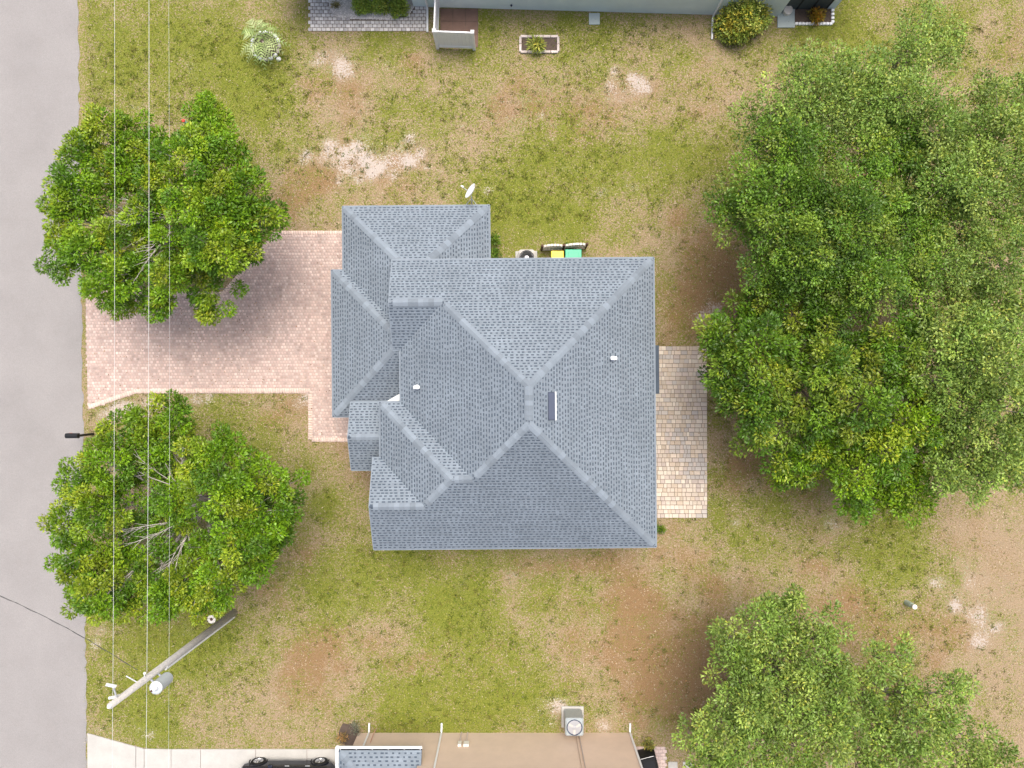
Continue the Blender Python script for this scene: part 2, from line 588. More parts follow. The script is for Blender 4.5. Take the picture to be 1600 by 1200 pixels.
def paver_field(poly, cell, jit, cols, z0, z1, rot=0.0, stagger=True, gap=.012, bev=.012):
    """vectorised bevel-topped blocks inside a plan polygon"""
    px = np.array([p[0] for p in poly])
    py = np.array([p[1] for p in poly])
    cw, ch = cell
    ys = np.arange(py.min(), py.max(), ch) + ch / 2
    cx, cy = [], []
    for i, y in enumerate(ys):
        x = np.arange(px.min() - cw, px.max() + cw, cw) + (cw / 2 if (stagger and i % 2) else 0)
        cx.append(x)
        cy.append(np.full_like(x, y))
    cx, cy = np.concatenate(cx), np.concatenate(cy)
    ok = in_poly(cx, cy, poly)
    cx, cy = cx[ok], cy[ok]
    n = len(cx)
    hw, hh = cw / 2 - gap / 2, ch / 2 - gap / 2
    zt = z1 + rng.uniform(-jit, jit, n)
    V = np.zeros((n, 8, 3))
    for k, (sx, sy) in enumerate(((-1, -1), (1, -1), (1, 1), (-1, 1))):
        V[:, k, 0] = cx + sx * hw
        V[:, k, 1] = cy + sy * hh
        V[:, k, 2] = z0
        V[:, k + 4, 0] = cx + sx * (hw - bev)
        V[:, k + 4, 1] = cy + sy * (hh - bev)
        V[:, k + 4, 2] = zt
    f = np.array([(4, 5, 6, 7), (0, 1, 5, 4), (1, 2, 6, 5), (2, 3, 7, 6), (3, 0, 4, 7)])
    Fq = (f[None] + (np.arange(n) * 8)[:, None, None]).reshape(-1, 4)
    cols = np.array(cols)
    c = cols[rng.integers(0, len(cols), n)] * rng.uniform(.86, 1.14, (n, 1))
    return V.reshape(-1, 3), Fq, np.repeat(c, 8, axis=0), (cx, cy)


def driveway():
    mb = MB()
    mb.prism(DRIVE[::-1] if False else DRIVE, .002, .022)
    o = mb.build('driveway', M_joint, None, kind='structure')
    tag(o, 'pink paver driveway from the street to the garage', 'driveway')
    pinks = [(.50, .37, .325), (.54, .415, .365), (.46, .34, .295), (.57, .45, .40), (.52, .39, .34), (.455, .35, .31)]
    V, Fq, c, _ = paver_field(DRIVE, (.135, .135), .002, pinks, .014, .032)
    # worn, paler tyre track areas with their own shape and darker stains
    n = fbm(V[:, 0] * .5, V[:, 1] * .5, 5, 4)
    st = fbm(V[:, 0] * 1.3 + 9, V[:, 1] * 1.3, 9, 4)
    c = c * (1 + .18 * (n[:, None] - .5)) * np.where(st[:, None] > .68, .84, 1)
    np_mesh('pavers', V, Fq, M_paver, o, 'stuff', c)
    # soldier course along the visible edges: each border run is a row of long blocks
    V2, F2, C2 = [], [], []

    def border(p0, p1):
        a, b = np.array(P(*p0)[:2]), np.array(P(*p1)[:2])
        L = np.linalg.norm(b - a)
        d = (b - a) / L
        nn = np.array([d[1], -d[0]])
        k = int(L / .105)
        for i in range(k):
            c0 = a + d * (i + .5) * L / k
            hw, hh = L / k / 2 - .005, .10
            base = len(V2)
            for z, ins in ((.008, 0), (.041, .008)):
                for sx, sy in ((-1, -1), (1, -1), (1, 1), (-1, 1)):
                    q = c0 + d * sx * (hw - ins) + nn * sy * (hh - ins)
                    V2.append((q[0], q[1], z))
            F2.extend([tuple(base + j for j in f) for f in ((7, 6, 5, 4), (4, 5, 1, 0), (5, 6, 2, 1), (6, 7, 3, 2), (7, 4, 0, 3))])
            cc = np.array((.62, .48, .41)) * random.uniform(.9, 1.12)
            C2.extend([cc] * 8)
    for a, b in (((139, 636), (213, 611)), ((213, 611), (485, 610)), ((485, 612), (485, 687)), ((487, 687), (560, 687)),
                 ((545, 364), (432, 364)), ((432, 364), (350, 458)), ((350, 459), (185, 460)), ((185, 460), (135, 450))):
        border(a, b)
    np_mesh('border_pavers', np.array(V2), np.array(F2), M_paver, o, 'stuff', np.array(C2))


driveway()


def patio():
    mb = MB()
    mb.prism(PATIO, .002, .03)
    o = mb.build('patio', M_pjoint, None, kind='structure')
    tag(o, 'narrow beige paver patio along the back wall', 'patio')
    x0, x1 = PATIO[0][0], P(1104.5, 0)[0]
    y1, y0 = PATIO[0][1], PATIO[2][1]
    rows = 40
    ch = (y1 - y0) / rows
    lib = {}
    spots = []
    for i in range(rows):
        x = P(1026, 0)[0] + random.uniform(-.1, .05)
        x = x0
        y = y0 + (i + .5) * ch
        first = True
        while x < x1 - .05:
            w = random.choice((.145, .195, .195, .29))
            if first:
                w = random.choice((.1, .15, .2, .25))
                first = False
            if x + w > x1 - .08:
                w = x1 - x
            spots.append((x + w / 2, y, w))
            x += w
    # the blocks under the eave are hidden: start at the visible strip
    spots = [s for s in spots if s[0] > 6.15]
    tones = [mat('patio_block_' + nme, cc, .88, .10, .9, .3, 120, objrand=.10, var2=.1, scale2=25) for nme, cc in
             (('cream', (.60, .53, .44)), ('tan', (.51, .42, .325)), ('grey', (.46, .42, .38)), ('sand', (.56, .475, .385)), ('rose', (.51, .43, .37)))]
    spots.sort(key=lambda s: -s[2])
    extra = MB()
    for k, (x, y, w) in enumerate(spots):
        wk = round(w, 2)
        g = fbm(np.array([x * .8]), np.array([y * .8]), 15, 3)[0]
        t = random.choice((0, 0, 3, 3, 1, 4) if g < .47 else ((2, 2, 4, 1, 3, 2) if g > .58 else (1, 3, 4, 2, 0)))
        if k < 300:
            if (wk, t) not in lib:
                b = MB()
                b.prism([(-wk / 2 + .009, -ch / 2 + .009), (wk / 2 - .009, -ch / 2 + .009), (wk / 2 - .009, ch / 2 - .009), (-wk / 2 + .009, ch / 2 - .009)], -.03, -.008)
                # top with a small chamfer
                a, c2 = wk / 2 - .009, ch / 2 - .009
                b.add([(-a, -c2, -.008), (a, -c2, -.008), (a, c2, -.008), (-a, c2, -.008),
                       (-a + .01, -c2 + .01, 0), (a - .01, -c2 + .01, 0), (a - .01, c2 - .01, 0), (-a + .01, c2 - .01, 0)],
                      [(4, 5, 6, 7), (0, 1, 5, 4), (1, 2, 6, 5), (2, 3, 7, 6), (3, 0, 4, 7)])
                me = bpy.data.meshes.new('paver')
                me.from_pydata(b.v, [], b.f)
                me.materials.append(tones[t])
                lib[(wk, t)] = me
            copy_piece(lib[(wk, t)], 'paver', o, Matrix.Translation((x, y, .052 + random.uniform(-.003, .003))))
        else:
            tone_k = random.uniform(.88, 1.12)
            extra.col = [v * tone_k for v in ((.60, .53, .44), (.51, .42, .325), (.46, .42, .38), (.56, .475, .385), (.51, .43, .37))[t]]
            extra.bb(x - wk / 2 + .007, x + wk / 2 - .007, y - ch / 2 + .007, y + ch / 2 - .007, .022, .051)
    if extra.v:
        extra.build('small_pavers', M_stone_t, o, kind='stuff', tint=True)


patio()


def concrete_drive():
    mb = MB()
    mb.prism(CDRIVE, .001, .006)
    o = mb.build('concrete_driveway', M_joint, None, kind='structure')
    tag(o, 'pale concrete driveway under the parked car', 'driveway')
    xs = [137, 213, 226, 268, 314, 400, 480, 560]
    for a, b in zip(xs[:-1], xs[1:]):
        def top(px):
            return 1145 + (px - 137) * 25 / 91 if px < 228 else 1170
        poly = [P(a + .4, 1300)[:2], P(b - .4, 1300)[:2], P(b - .4, top(b))[:2], P(a + .4, top(a))[:2]]
        MB().prism(poly, .004, .04 + random.uniform(0, .004)).build('concrete_panel', M_conc, o)


concrete_drive()

# ------------------------------------------------------------------ roofs
SH = np.array((.207, .245, .282))


def shingles(planes, slope, ze, name, parent, pitch=.107, tooth=.19):
    """planes: list of (plan polygon, eave origin, up-slope plan direction). Courses of tabs with real thickness."""
    V, Fq, C = [], [], []

    def slab(u0, u1, v0, v1, o, ud, vd, t0, t1, c):
        b = len(V)
        for (u, v, t) in ((u0, v0, 0), (u1, v0, 0), (u0, v0, t0), (u1, v0, t0), (u1, v1, t1), (u0, v1, t1)):
            x, y = o[0] + ud[0] * u + vd[0] * v, o[1] + ud[1] * u + vd[1] * v
            V.append((x, y, ze + slope * v + t))
            C.append(c)
        Fq.append((b + 2, b + 3, b + 4, b + 5))
        Fq.append((b, b + 1, b + 3, b + 2))
    for poly, org, vd in planes:
        ud = (vd[1], -vd[0])
        uv = [((x - org[0]) * ud[0] + (y - org[1]) * ud[1], (x - org[0]) * vd[0] + (y - org[1]) * vd[1]) for x, y in poly]
        vmax = max(v for u, v in uv)
        k = 0
        tone_row = 1.0
        while k * pitch < vmax - .02:
            v0 = k * pitch
            vm = v0 + pitch * .5
            xs = []
            for i in range(len(uv)):
                (a, b), (c, d) = uv[i], uv[(i + 1) % len(uv)]
                if (b > vm) != (d > vm):
                    xs.append(a + (c - a) * (vm - b) / (d - b))
            xs.sort()
            tone_row = 1 + .05 * (random.random() - .5)
            for u0, u1 in zip(xs[::2], xs[1::2]):
                # lower band of the course: shingle strips
                u = u0
                while u < u1 - .001:
                    w = min(random.uniform(.5, 1.0), u1 - u)
                    c = SH * tone_row * random.uniform(.93, 1.07)
                    slab(u, u + w, v0, v0 + pitch * .56, org, ud, vd, .016, .010, c)
                    u += w
                # upper band: teeth with dark gaps between
                u = u0 + random.uniform(-.1, .0)
                while u < u1:
                    g = random.uniform(.07, .135)
                    w = tooth * random.uniform(.8, 1.25) - g
                    w = max(w, .05)
                    a, b = max(u, u0), min(u + w, u1)
                    if b - a > .01:
                        c = SH * tone_row * random.uniform(.85, 1.10)
                        slab(a, b, v0 + pitch * .56, v0 + pitch * 1.0, org, ud, vd, .010, .006, c)
                    u += w + g
            k += 1
    return np_mesh(name, np.array(V), np.array(Fq), M_shingle, parent, 'stuff', np.array(C))


def cap_mesh(drop, L=.33, w=.145, name='ridge_cap'):
    """folded cap shingle, x along the hip (pointing downhill), thickness at its butt"""
    vs, fs = [], []
    prof = [(-w, -drop * w), (-w * .5, -drop * w * .45), (0, 0), (w * .5, -drop * w * .45), (w, -drop * w)]
    for x, lift in ((0, .020), (L, .036)):
        for y, z in prof:
            vs.append((x, y, z + lift))
    for y, z in prof:
        vs.append((L, y, z + .012))
    n = 5
    for i in range(n - 1):
        fs.append((i, n + i, n + i + 1, i + 1))
        fs.append((n + i, 2 * n + i, 2 * n + i + 1, n + i + 1))
    me = bpy.data.meshes.new(name)
    me.from_pydata(vs, [], fs)
    me.materials.append(M_cap)
    return me


def caps(a, b, me, parent, pitch=.24):
    """run of caps from low point a to high point b"""
    a, b = Vector(a), Vector(b)
    d = a - b
    L = d.length
    d.normalize()
    side = Vector((0, 0, 1)).cross(d).normalized()
    up = d.cross(side)
    n = max(1, round(L / pitch))
    for i in range(n):
        p = a - d * (.30 + (L - .30) * (i + .9) / n)
        if i == n - 1 and L > 1:
            p = b + d * .0
        M = Matrix((d, side, up)).transposed().to_4x4()
        M = Matrix.Translation(p + Vector((0, 0, random.uniform(0, .004)))) @ M @ Matrix.Rotation(random.uniform(-.012, .012), 4, 'Z')
        copy_piece(me, 'ridge_cap', parent, M)


def roof_body(planes, slope, ze, name, parent, outline_drop=.14):
    """base sheet under the shingles with soffit depth"""
    mb = MB()
    for poly, org, vd in planes:
        def zf(x, y, org=org, vd=vd):
            return ze + slope * ((x - org[0]) * vd[0] + (y - org[1]) * vd[1])
        mb.prism(poly if area(poly) > 0 else poly[::-1], lambda x, y: zf(x, y) - .10, zf)
    return mb.build(name, M_roofbase, parent)


def area(p):
    return sum(p[i][0] * p[(i + 1) % len(p)][1] - p[(i + 1) % len(p)][0] * p[i][1] for i in range(len(p))) / 2


def fascia(parent, p0, p1, h=.17, t=.025):
    a, b = Vector(p0), Vector(p1)
    d = (b - a)
    n = Vector((d.y, -d.x, 0)).normalized() * t
    vs = [a + Vector((0, 0, .006)), b + Vector((0, 0, .006)), b - Vector((0, 0, h)), a - Vector((0, 0, h))]
    vs += [v + n for v in vs]
    MB().add(vs, [(3, 2, 1, 0), (4, 5, 6, 7), (0, 1, 5, 4), (1, 2, 6, 5), (2, 3, 7, 6), (3, 0, 4, 7)]).build('fascia', M_fascia, parent)


def main_house():
    h = thing('main_house', 'house with blue grey shingled hip roofs between the paver driveway and the patio', 'house', (0, 0, 0), THETA)
    ze, s = 3.5, .45
    E, N, S = 5.73, 5.025, -6.59
    Dx, Bx, GWs, GWn, Cy, NGs, SGn = -4.49, -5.325, -5.60, -4.77, -.675, 1.40, -2.87
    R = (E - Dx) / 2
    xr, yN, yS = Dx + R, N - R, S + R
    ng, cr, sg = (N + NGs) / 2, (S + Cy) / 2, (S + SGn) / 2
    a1 = (Dx + (N - ng), ng)
    c1, c2 = (Dx + (Cy - cr), cr), (Bx + (Cy - cr), cr)
    b1 = (Bx + (SGn - sg), sg)
    nN, nE, nS, nW = (0, -1), (-1, 0), (0, 1), (1, 0)     # up-slope directions
    pl = [([(GWn, N), (GWn, ng), a1, (xr, yN), (E, N)], (0, N), nN),
          ([(E, S), (E, N), (xr, yN), (xr, yS)], (E, 0), nE),
          ([(GWs, S), (E, S), (xr, yS), c1, c2, b1, (GWs, sg)], (0, S), nS),
          ([(Dx, Cy), c1, (xr, yS), (xr, yN), a1, (Dx, NGs)], (Dx, 0), nW),
          ([(GWn, NGs), (Dx, NGs), a1, (GWn, ng)], (0, NGs), nS),
          ([(Bx, Cy), c2, c1, (Dx, Cy)], (0, Cy), nN),
          ([(Bx, SGn), b1, c2, (Bx, Cy)], (Bx, 0), nW),
          ([(GWs, SGn), (GWs, sg), b1, (Bx, SGn)], (0, SGn), nN)]
    r = roof_body(pl, s, ze, 'main_roof', h)
    shingles(pl, s, ze, 'shingles', r)
    hip, rid = cap_mesh(s * .70), cap_mesh(s)

    def z(run):
        return ze + s * run
    zr = z(R)
    caps((E, N, ze), (xr, yN, zr), hip, r)
    caps((E, S, ze), (xr, yS, zr), hip, r)
    caps((a1[0], a1[1], z(N - ng)), (xr, yN, zr), hip, r)
    caps((GWn, ng, z(N - ng)), (a1[0], a1[1], z(N - ng)), rid, r)
    caps((xr, yS, zr), (xr, yN, zr), rid, r)
    caps((c1[0], cr, z(Cy - cr)), (xr, yS, zr), hip, r)
    caps((c2[0], cr, z(Cy - cr)), (c1[0], cr, z(Cy - cr)), rid, r)
    caps((Bx, Cy, ze), (c2[0], cr, z(Cy - cr)), hip, r)
    caps((b1[0], sg, z(SGn - sg)), (c2[0], cr, z(Cy - cr)), hip, r)
    caps((GWs, sg, z(SGn - sg)), (b1[0], sg, z(SGn - sg)), rid, r)
    for p, q in (((E, S), (E, N)), ((E, N), (GWn, N)), ((GWs, S), (E, S)), ((Dx, NGs), (Dx, Cy)), ((Bx, Cy), (Bx, SGn)),
                 ((GWn, NGs), (Dx, NGs)), ((Dx, Cy), (Bx, Cy)), ((GWs, SGn), (Bx, SGn))):
        if (p, q) in (((GWn, NGs), (Dx, NGs)),):
            fascia(r, (*p, ze), (*q, ze))
        else:
            fascia(r, (*p, ze), (*q, ze))
    for gx, y0, y1, ym in ((GWn, N, NGs, ng), (GWs, SGn, S, sg)):
        zz = z(abs(y0 - ym))
        fascia(r, (gx, y0, ze), (gx, ym, zz))
        fascia(r, (gx, ym, zz), (gx, y1, ze))

    # ---- garage wing
    ge, gs = 2.35, .40
    W1, N1, S1 = -7.49, 4.82, -1.31
    W2, E2, N2 = -7.01, -.87, 7.47
    ym, xa = (N1 + S1) / 2, W1 + (N1 - S1) / 2
    xm, ya = (W2 + E2) / 2, N2 - (E2 - W2) / 2
    gp = [([(W1, S1), (xa, ym), (W1, N1)], (W1, 0), nW),
          ([(W1, N1), (xa, ym), (W2 + N1 - ym, ym), (W2, N1)], (0, N1), nN),
          ([(W1, S1), (-4.05, S1), (-4.05, ym), (xa, ym)], (0, S1), nS),
          ([(W2, N1), (W2 + N1 - ym, ym), (xm, ya), (W2, N2)], (W2, 0), nW),
          ([(W2, N2), (xm, ya), (E2, N2)], (0, N2), nN),
          ([(E2, N2), (xm, ya), (E2, ya)], (E2, 0), nE)]
    g = roof_body(gp, gs, ge, 'garage_roof', h)
    shingles(gp, gs, ge, 'shingles', g)
    hip2 = cap_mesh(gs * .70)
    gz = ge + gs * (N1 - ym)
    caps((W1, N1, ge), (xa, ym, gz), hip2, g)
    caps((W1, S1, ge), (xa - .15, ym - .15, gz - .06), hip2, g)
    caps((W2, N2, ge), (xm, ya, ge + gs * (N2 - ya)), hip2, g)
    caps((E2, N2, ge), (xm, ya, ge + gs * (N2 - ya)), hip2, g)
    for p, q in (((W1, N1), (W1, S1)), ((W2, N1), (W1, N1)), ((W2, N2), (W2, N1)), ((E2, N2), (W2, N2)), ((E2, ya), (E2, N2)), ((W1, S1), (-4.3, S1))):
        fascia(g, (*p, ge), (*q, ge))
    # white membrane cricket that sheds water past the entry roof
    zg = lambda y: ge + gs * (y - S1)
    MB().add([(-5.16, -.655, zg(-.655) + .03), (-4.25, -.655, zg(-.655) + .20), (-4.25, -.15, zg(-.15) + .03),
              (-5.16, -.655, zg(-.655) - .05), (-4.25, -.655, zg(-.655) - .05), (-4.25, -.15, zg(-.15) - .05)],
             [(0, 1, 2), (5, 4, 3), (0, 3, 4, 1), (1, 4, 5, 2), (2, 5, 3, 0)]).build('cricket', M_membrane, g)['label'] = 'white membrane wedge in the roof valley'

    # ---- entry gable
    ee, es = 2.70, .42
    X0, Ye, Ys = -6.65, -.68, -3.50
    yr = (Ye + Ys) / 2
    ep = [([(X0, Ye), (X0, yr), (-4.95, yr), (-4.95, Ye)], (0, Ye), nN),
          ([(X0, Ys), (-4.95, Ys), (-4.95, yr), (X0, yr)], (0, Ys), nS)]
    e = roof_body(ep, es, ee, 'entry_roof', h)
    shingles(ep, es, ee, 'shingles', e)
    zz = ee + es * (Ye - yr)
    caps((X0, yr, zz), (-5.0, yr, zz), cap_mesh(es), e)
    for p, q in (((-4.95, Ye, ee), (X0, Ye, ee)), ((X0, Ye, ee), (X0, yr, zz)), ((X0, yr, zz), (X0, Ys, ee)), ((X0, Ys, ee), (-4.95, Ys, ee))):
        fascia(e, p, q)

    # ---- walls
    wl_ = MB()
    wl_.bb(-4.09, 5.33, -6.19, 4.62, 0, 3.45)
    wl_.bb(-4.92, -4.085, -6.19, -1.07, 0, 3.44)
    wl_.bb(-7.09, -4.08, -.91, 4.42, 0, 2.32)
    wl_.bb(-6.61, -1.27, 4.3, 7.07, 0, 2.31)
    # gable ends above the plate
    wl_.prism([(-5.2, -6.19), (-4.9, -6.19), (-4.9, -3.27), (-5.2, -3.27)], 0, 3.43)
    wl_.add([(-5.2, -6.19, 3.4), (-5.2, -3.27, 3.4), (-5.2, -4.73, 4.1), (-4.4, -6.19, 3.4), (-4.4, -3.27, 3.4), (-4.4, -4.73, 4.1)],
            [(0, 2, 1), (3, 4, 5), (0, 1, 4, 3), (1, 2, 5, 4), (2, 0, 3, 5)])
    wl_.add([(-4.5, 1.8, 3.3), (-4.5, 4.62, 3.3), (-4.5, 3.21, 4.05), (-4.0, 1.8, 3.3), (-4.0, 4.62, 3.3), (-4.0, 3.21, 4.05)],
            [(0, 2, 1), (3, 4, 5), (0, 1, 4, 3), (1, 2, 5, 4), (2, 0, 3, 5)])
    wl_.build('wall', M_wall, h)
    # porch posts
    for y in (-.95, -3.25):
        MB().bb(-6.5, -6.28, y - .11, y + .11, 0, 2.68, .015).build('porch_post', M_white, h)
    MB().bb(-6.5, -5.2, -3.3, -.95, 0, .06).build('porch_floor', M_conc, h)
    # openings
    gd = MB().bb(-7.13, -7.08, -.4, 3.9, .03, 2.13).build('garage_door', M_white, h)
    for i in range(4):
        MB().bb(-7.15, -7.128, -.33, 3.83, .08 + i * .52, .54 + i * .52, .008).build('door_panel', M_white, gd)
    d = MB().bb(-5.24, -5.19, -2.6, -1.65, .06, 2.15).build('front_door', M_brown, h)
    MB().lathe([(.03, 0), (.035, .02), (.02, .04)], (-5.27, -2.5, 1.05), 10).build('handle', M_galv, d)

    def window(x0, x1, y0, y1, z0=.95, z1=2.15):
        f = MB().bb(x0, x1, y0, y1, z0, z1).build('window', M_white, h)
        if abs(x1 - x0) < abs(y1 - y0):
            sx = 1 if x0 > 0 else -1
            xx = x1 if sx > 0 else x0
            for a, b in ((y0 + .06, (y0 + y1) / 2 - .03), ((y0 + y1) / 2 + .03, y1 - .06)):
                MB().bb(xx - .01 * sx, xx + .008 * sx, a, b, z0 + .06, z1 - .06).build('pane', M_glass, f)
        else:
            sy = 1 if y0 > 0 else -1
            yy = y1 if sy > 0 else y0
            for a, b in ((x0 + .06, (x0 + x1) / 2 - .03), ((x0 + x1) / 2 + .03, x1 - .06)):
                MB().bb(a, b, yy - .01 * sy, yy + .008 * sy, z0 + .06, z1 - .06).build('pane', M_glass, f)
    window(-5.24, -5.19, -5.6, -4.1)
    window(5.32, 5.37, 2.6, 4.0)
    window(5.32, 5.37, -.3, 1.4, .1, 2.2)
    window(5.32, 5.37, -5.2, -3.6)
    for xx in (-3.2, -.2, 2.8):
        window(xx - .7, xx + .7, -6.24, -6.18)
    window(2.6, 3.8, 4.61, 4.66)
    window(-4.6, -3.2, 7.06, 7.11)

    # ---- things fixed to the roof
    def zE(x):
        return ze + s * (E - x)

    def zW(x):
        return ze + s * (x - Dx)
    x0, x1, y0, y1 = 1.33, 1.60, -1.36, -.31
    v = MB().add([(x0, y0, zE(x0) + .0), (x1, y0, zE(x1)), (x1, y1, zE(x1)), (x0, y1, zE(x0)),
                  (x0 + .02, y0 + .02, zE(x0) + .05), (x1, y0 + .02, zE(x1) + .15), (x1, y1 - .02, zE(x1) + .15), (x0 + .02, y1 - .02, zE(x0) + .05)],
                 [(3, 2, 1, 0), (4, 5, 6, 7), (0, 1, 5, 4), (1, 2, 6, 5), (2, 3, 7, 6), (3, 0, 4, 7)]).build('roof_vent', M_ventd, r)
    MB().add([(x1 + .002, y0 - .01, zE(x1) + .02), (x1 + .055, y0 - .01, zE(x1) + .0), (x1 + .055, y1 + .01, zE(x1)), (x1 + .002, y1 + .01, zE(x1) + .02),
              (x1 + .002, y0 - .01, zE(x1) + .06), (x1 + .055, y0 - .01, zE(x1) + .04), (x1 + .055, y1 + .01, zE(x1) + .04), (x1 + .002, y1 + .01, zE(x1) + .06)],
             [(3, 2, 1, 0), (4, 5, 6, 7), (0, 1, 5, 4), (1, 2, 6, 5), (2, 3, 7, 6), (3, 0, 4, 7)]).build('vent_flashing', M_white, v)
    v['label'] = 'dark metal slant vent near the ridge'
    for px, py, zz in ((958, 560, 4.4), (652, 605, 3.9)):
        wx, wy, _ = P(px, py, zz)
        qx, qy = house_local(wx, wy)
        zb = zE(qx) if qx > xr else zW(qx)
        p = MB().tube((qx, qy, zb - .05), (qx, qy, zb + .28), .05, n=12).build('vent_pipe', M_white, r)
        MB().box((qx, qy, zb + .30), (.25, .13, .07), 0, .02).build('vent_cap', M_white, p)
        MB().lathe([(.12, 0), (.11, .02), (.06, .05)], (qx, qy, zb - .0), 12).build('boot', M_galv, p)
    # small lower canopy over the patio slider
    MB().prism([(5.33, -.46), (6.10, -.46), (6.10, 1.55), (5.33, 1.55)], lambda x, y: 2.62 - .22 * (x - 5.33), lambda x, y: 2.72 - .22 * (x - 5.33)).build('slider_canopy', M_roofbase, h)
    return h


main_house()


# ------------------------------------------------------------------ trees
def leaves(pts, outs, per, L, W, spread, base_cols, up=.5, seed=0, flat=.65):
    """pts (n,3) clump centres, outs (n,3) outward directions -> folded diamond leaves"""
    r = np.random.default_rng(seed)
    n = len(pts)
    k = n * per
    c = np.repeat(pts, per, axis=0)
    o = np.repeat(outs, per, axis=0)
    off = r.normal(0, 1, (k, 3))
    off /= np.linalg.norm(off, axis=1, keepdims=True) + 1e-6
    off *= (r.random((k, 1)) ** .30) * spread
    if flat > .5:
        off[:, 2] = np.where(off[:, 2] < 0, off[:, 2] * .35, off[:, 2])
    off[:, 2] *= flat
    p = c + off
    d = off / (spread + 1e-6) * 1.0 + o * .35 + r.normal(0, .45, (k, 3))
    d[:, 2] += .1 - .25 * r.random(k)
    d /= np.linalg.norm(d, axis=1, keepdims=True) + 1e-6
    nn = r.normal(0, .42, (k, 3)) + np.array([0, 0, .55]) + off / (spread + 1e-6) * .9
    nn -= d * np.sum(nn * d, axis=1, keepdims=True)
    nn /= np.linalg.norm(nn, axis=1, keepdims=True) + 1e-6
    sd_ = np.cross(nn, d)
    l = L * r.uniform(.65, 1.3, (k, 1))
    w = W * r.uniform(.75, 1.25, (k, 1))
    V = np.zeros((k, 4, 3))
    V[:, 0] = p
    V[:, 1] = p + d * l * .5 + sd_ * w * .5 + nn * l * .07
    V[:, 2] = p + d * l - nn * l * .05
    V[:, 3] = p + d * l * .5 - sd_ * w * .5 + nn * l * .07
    Fq = np.arange(k * 4).reshape(k, 4)
    bc = np.array(base_cols)
    ci = r.integers(0, len(bc), n)
    cc = np.repeat(bc[ci] * r.uniform(.74, 1.22, (n, 1)), per, axis=0) * r.uniform(.72, 1.28, (k, 1))
    # some leaves younger and yellower
    yng = (r.random(k) < .10)[:, None]
    cc = np.where(yng, cc * np.array([1.45, 1.15, .9]), cc)
    return V.reshape(-1, 3), Fq, np.repeat(cc, 4, axis=0)


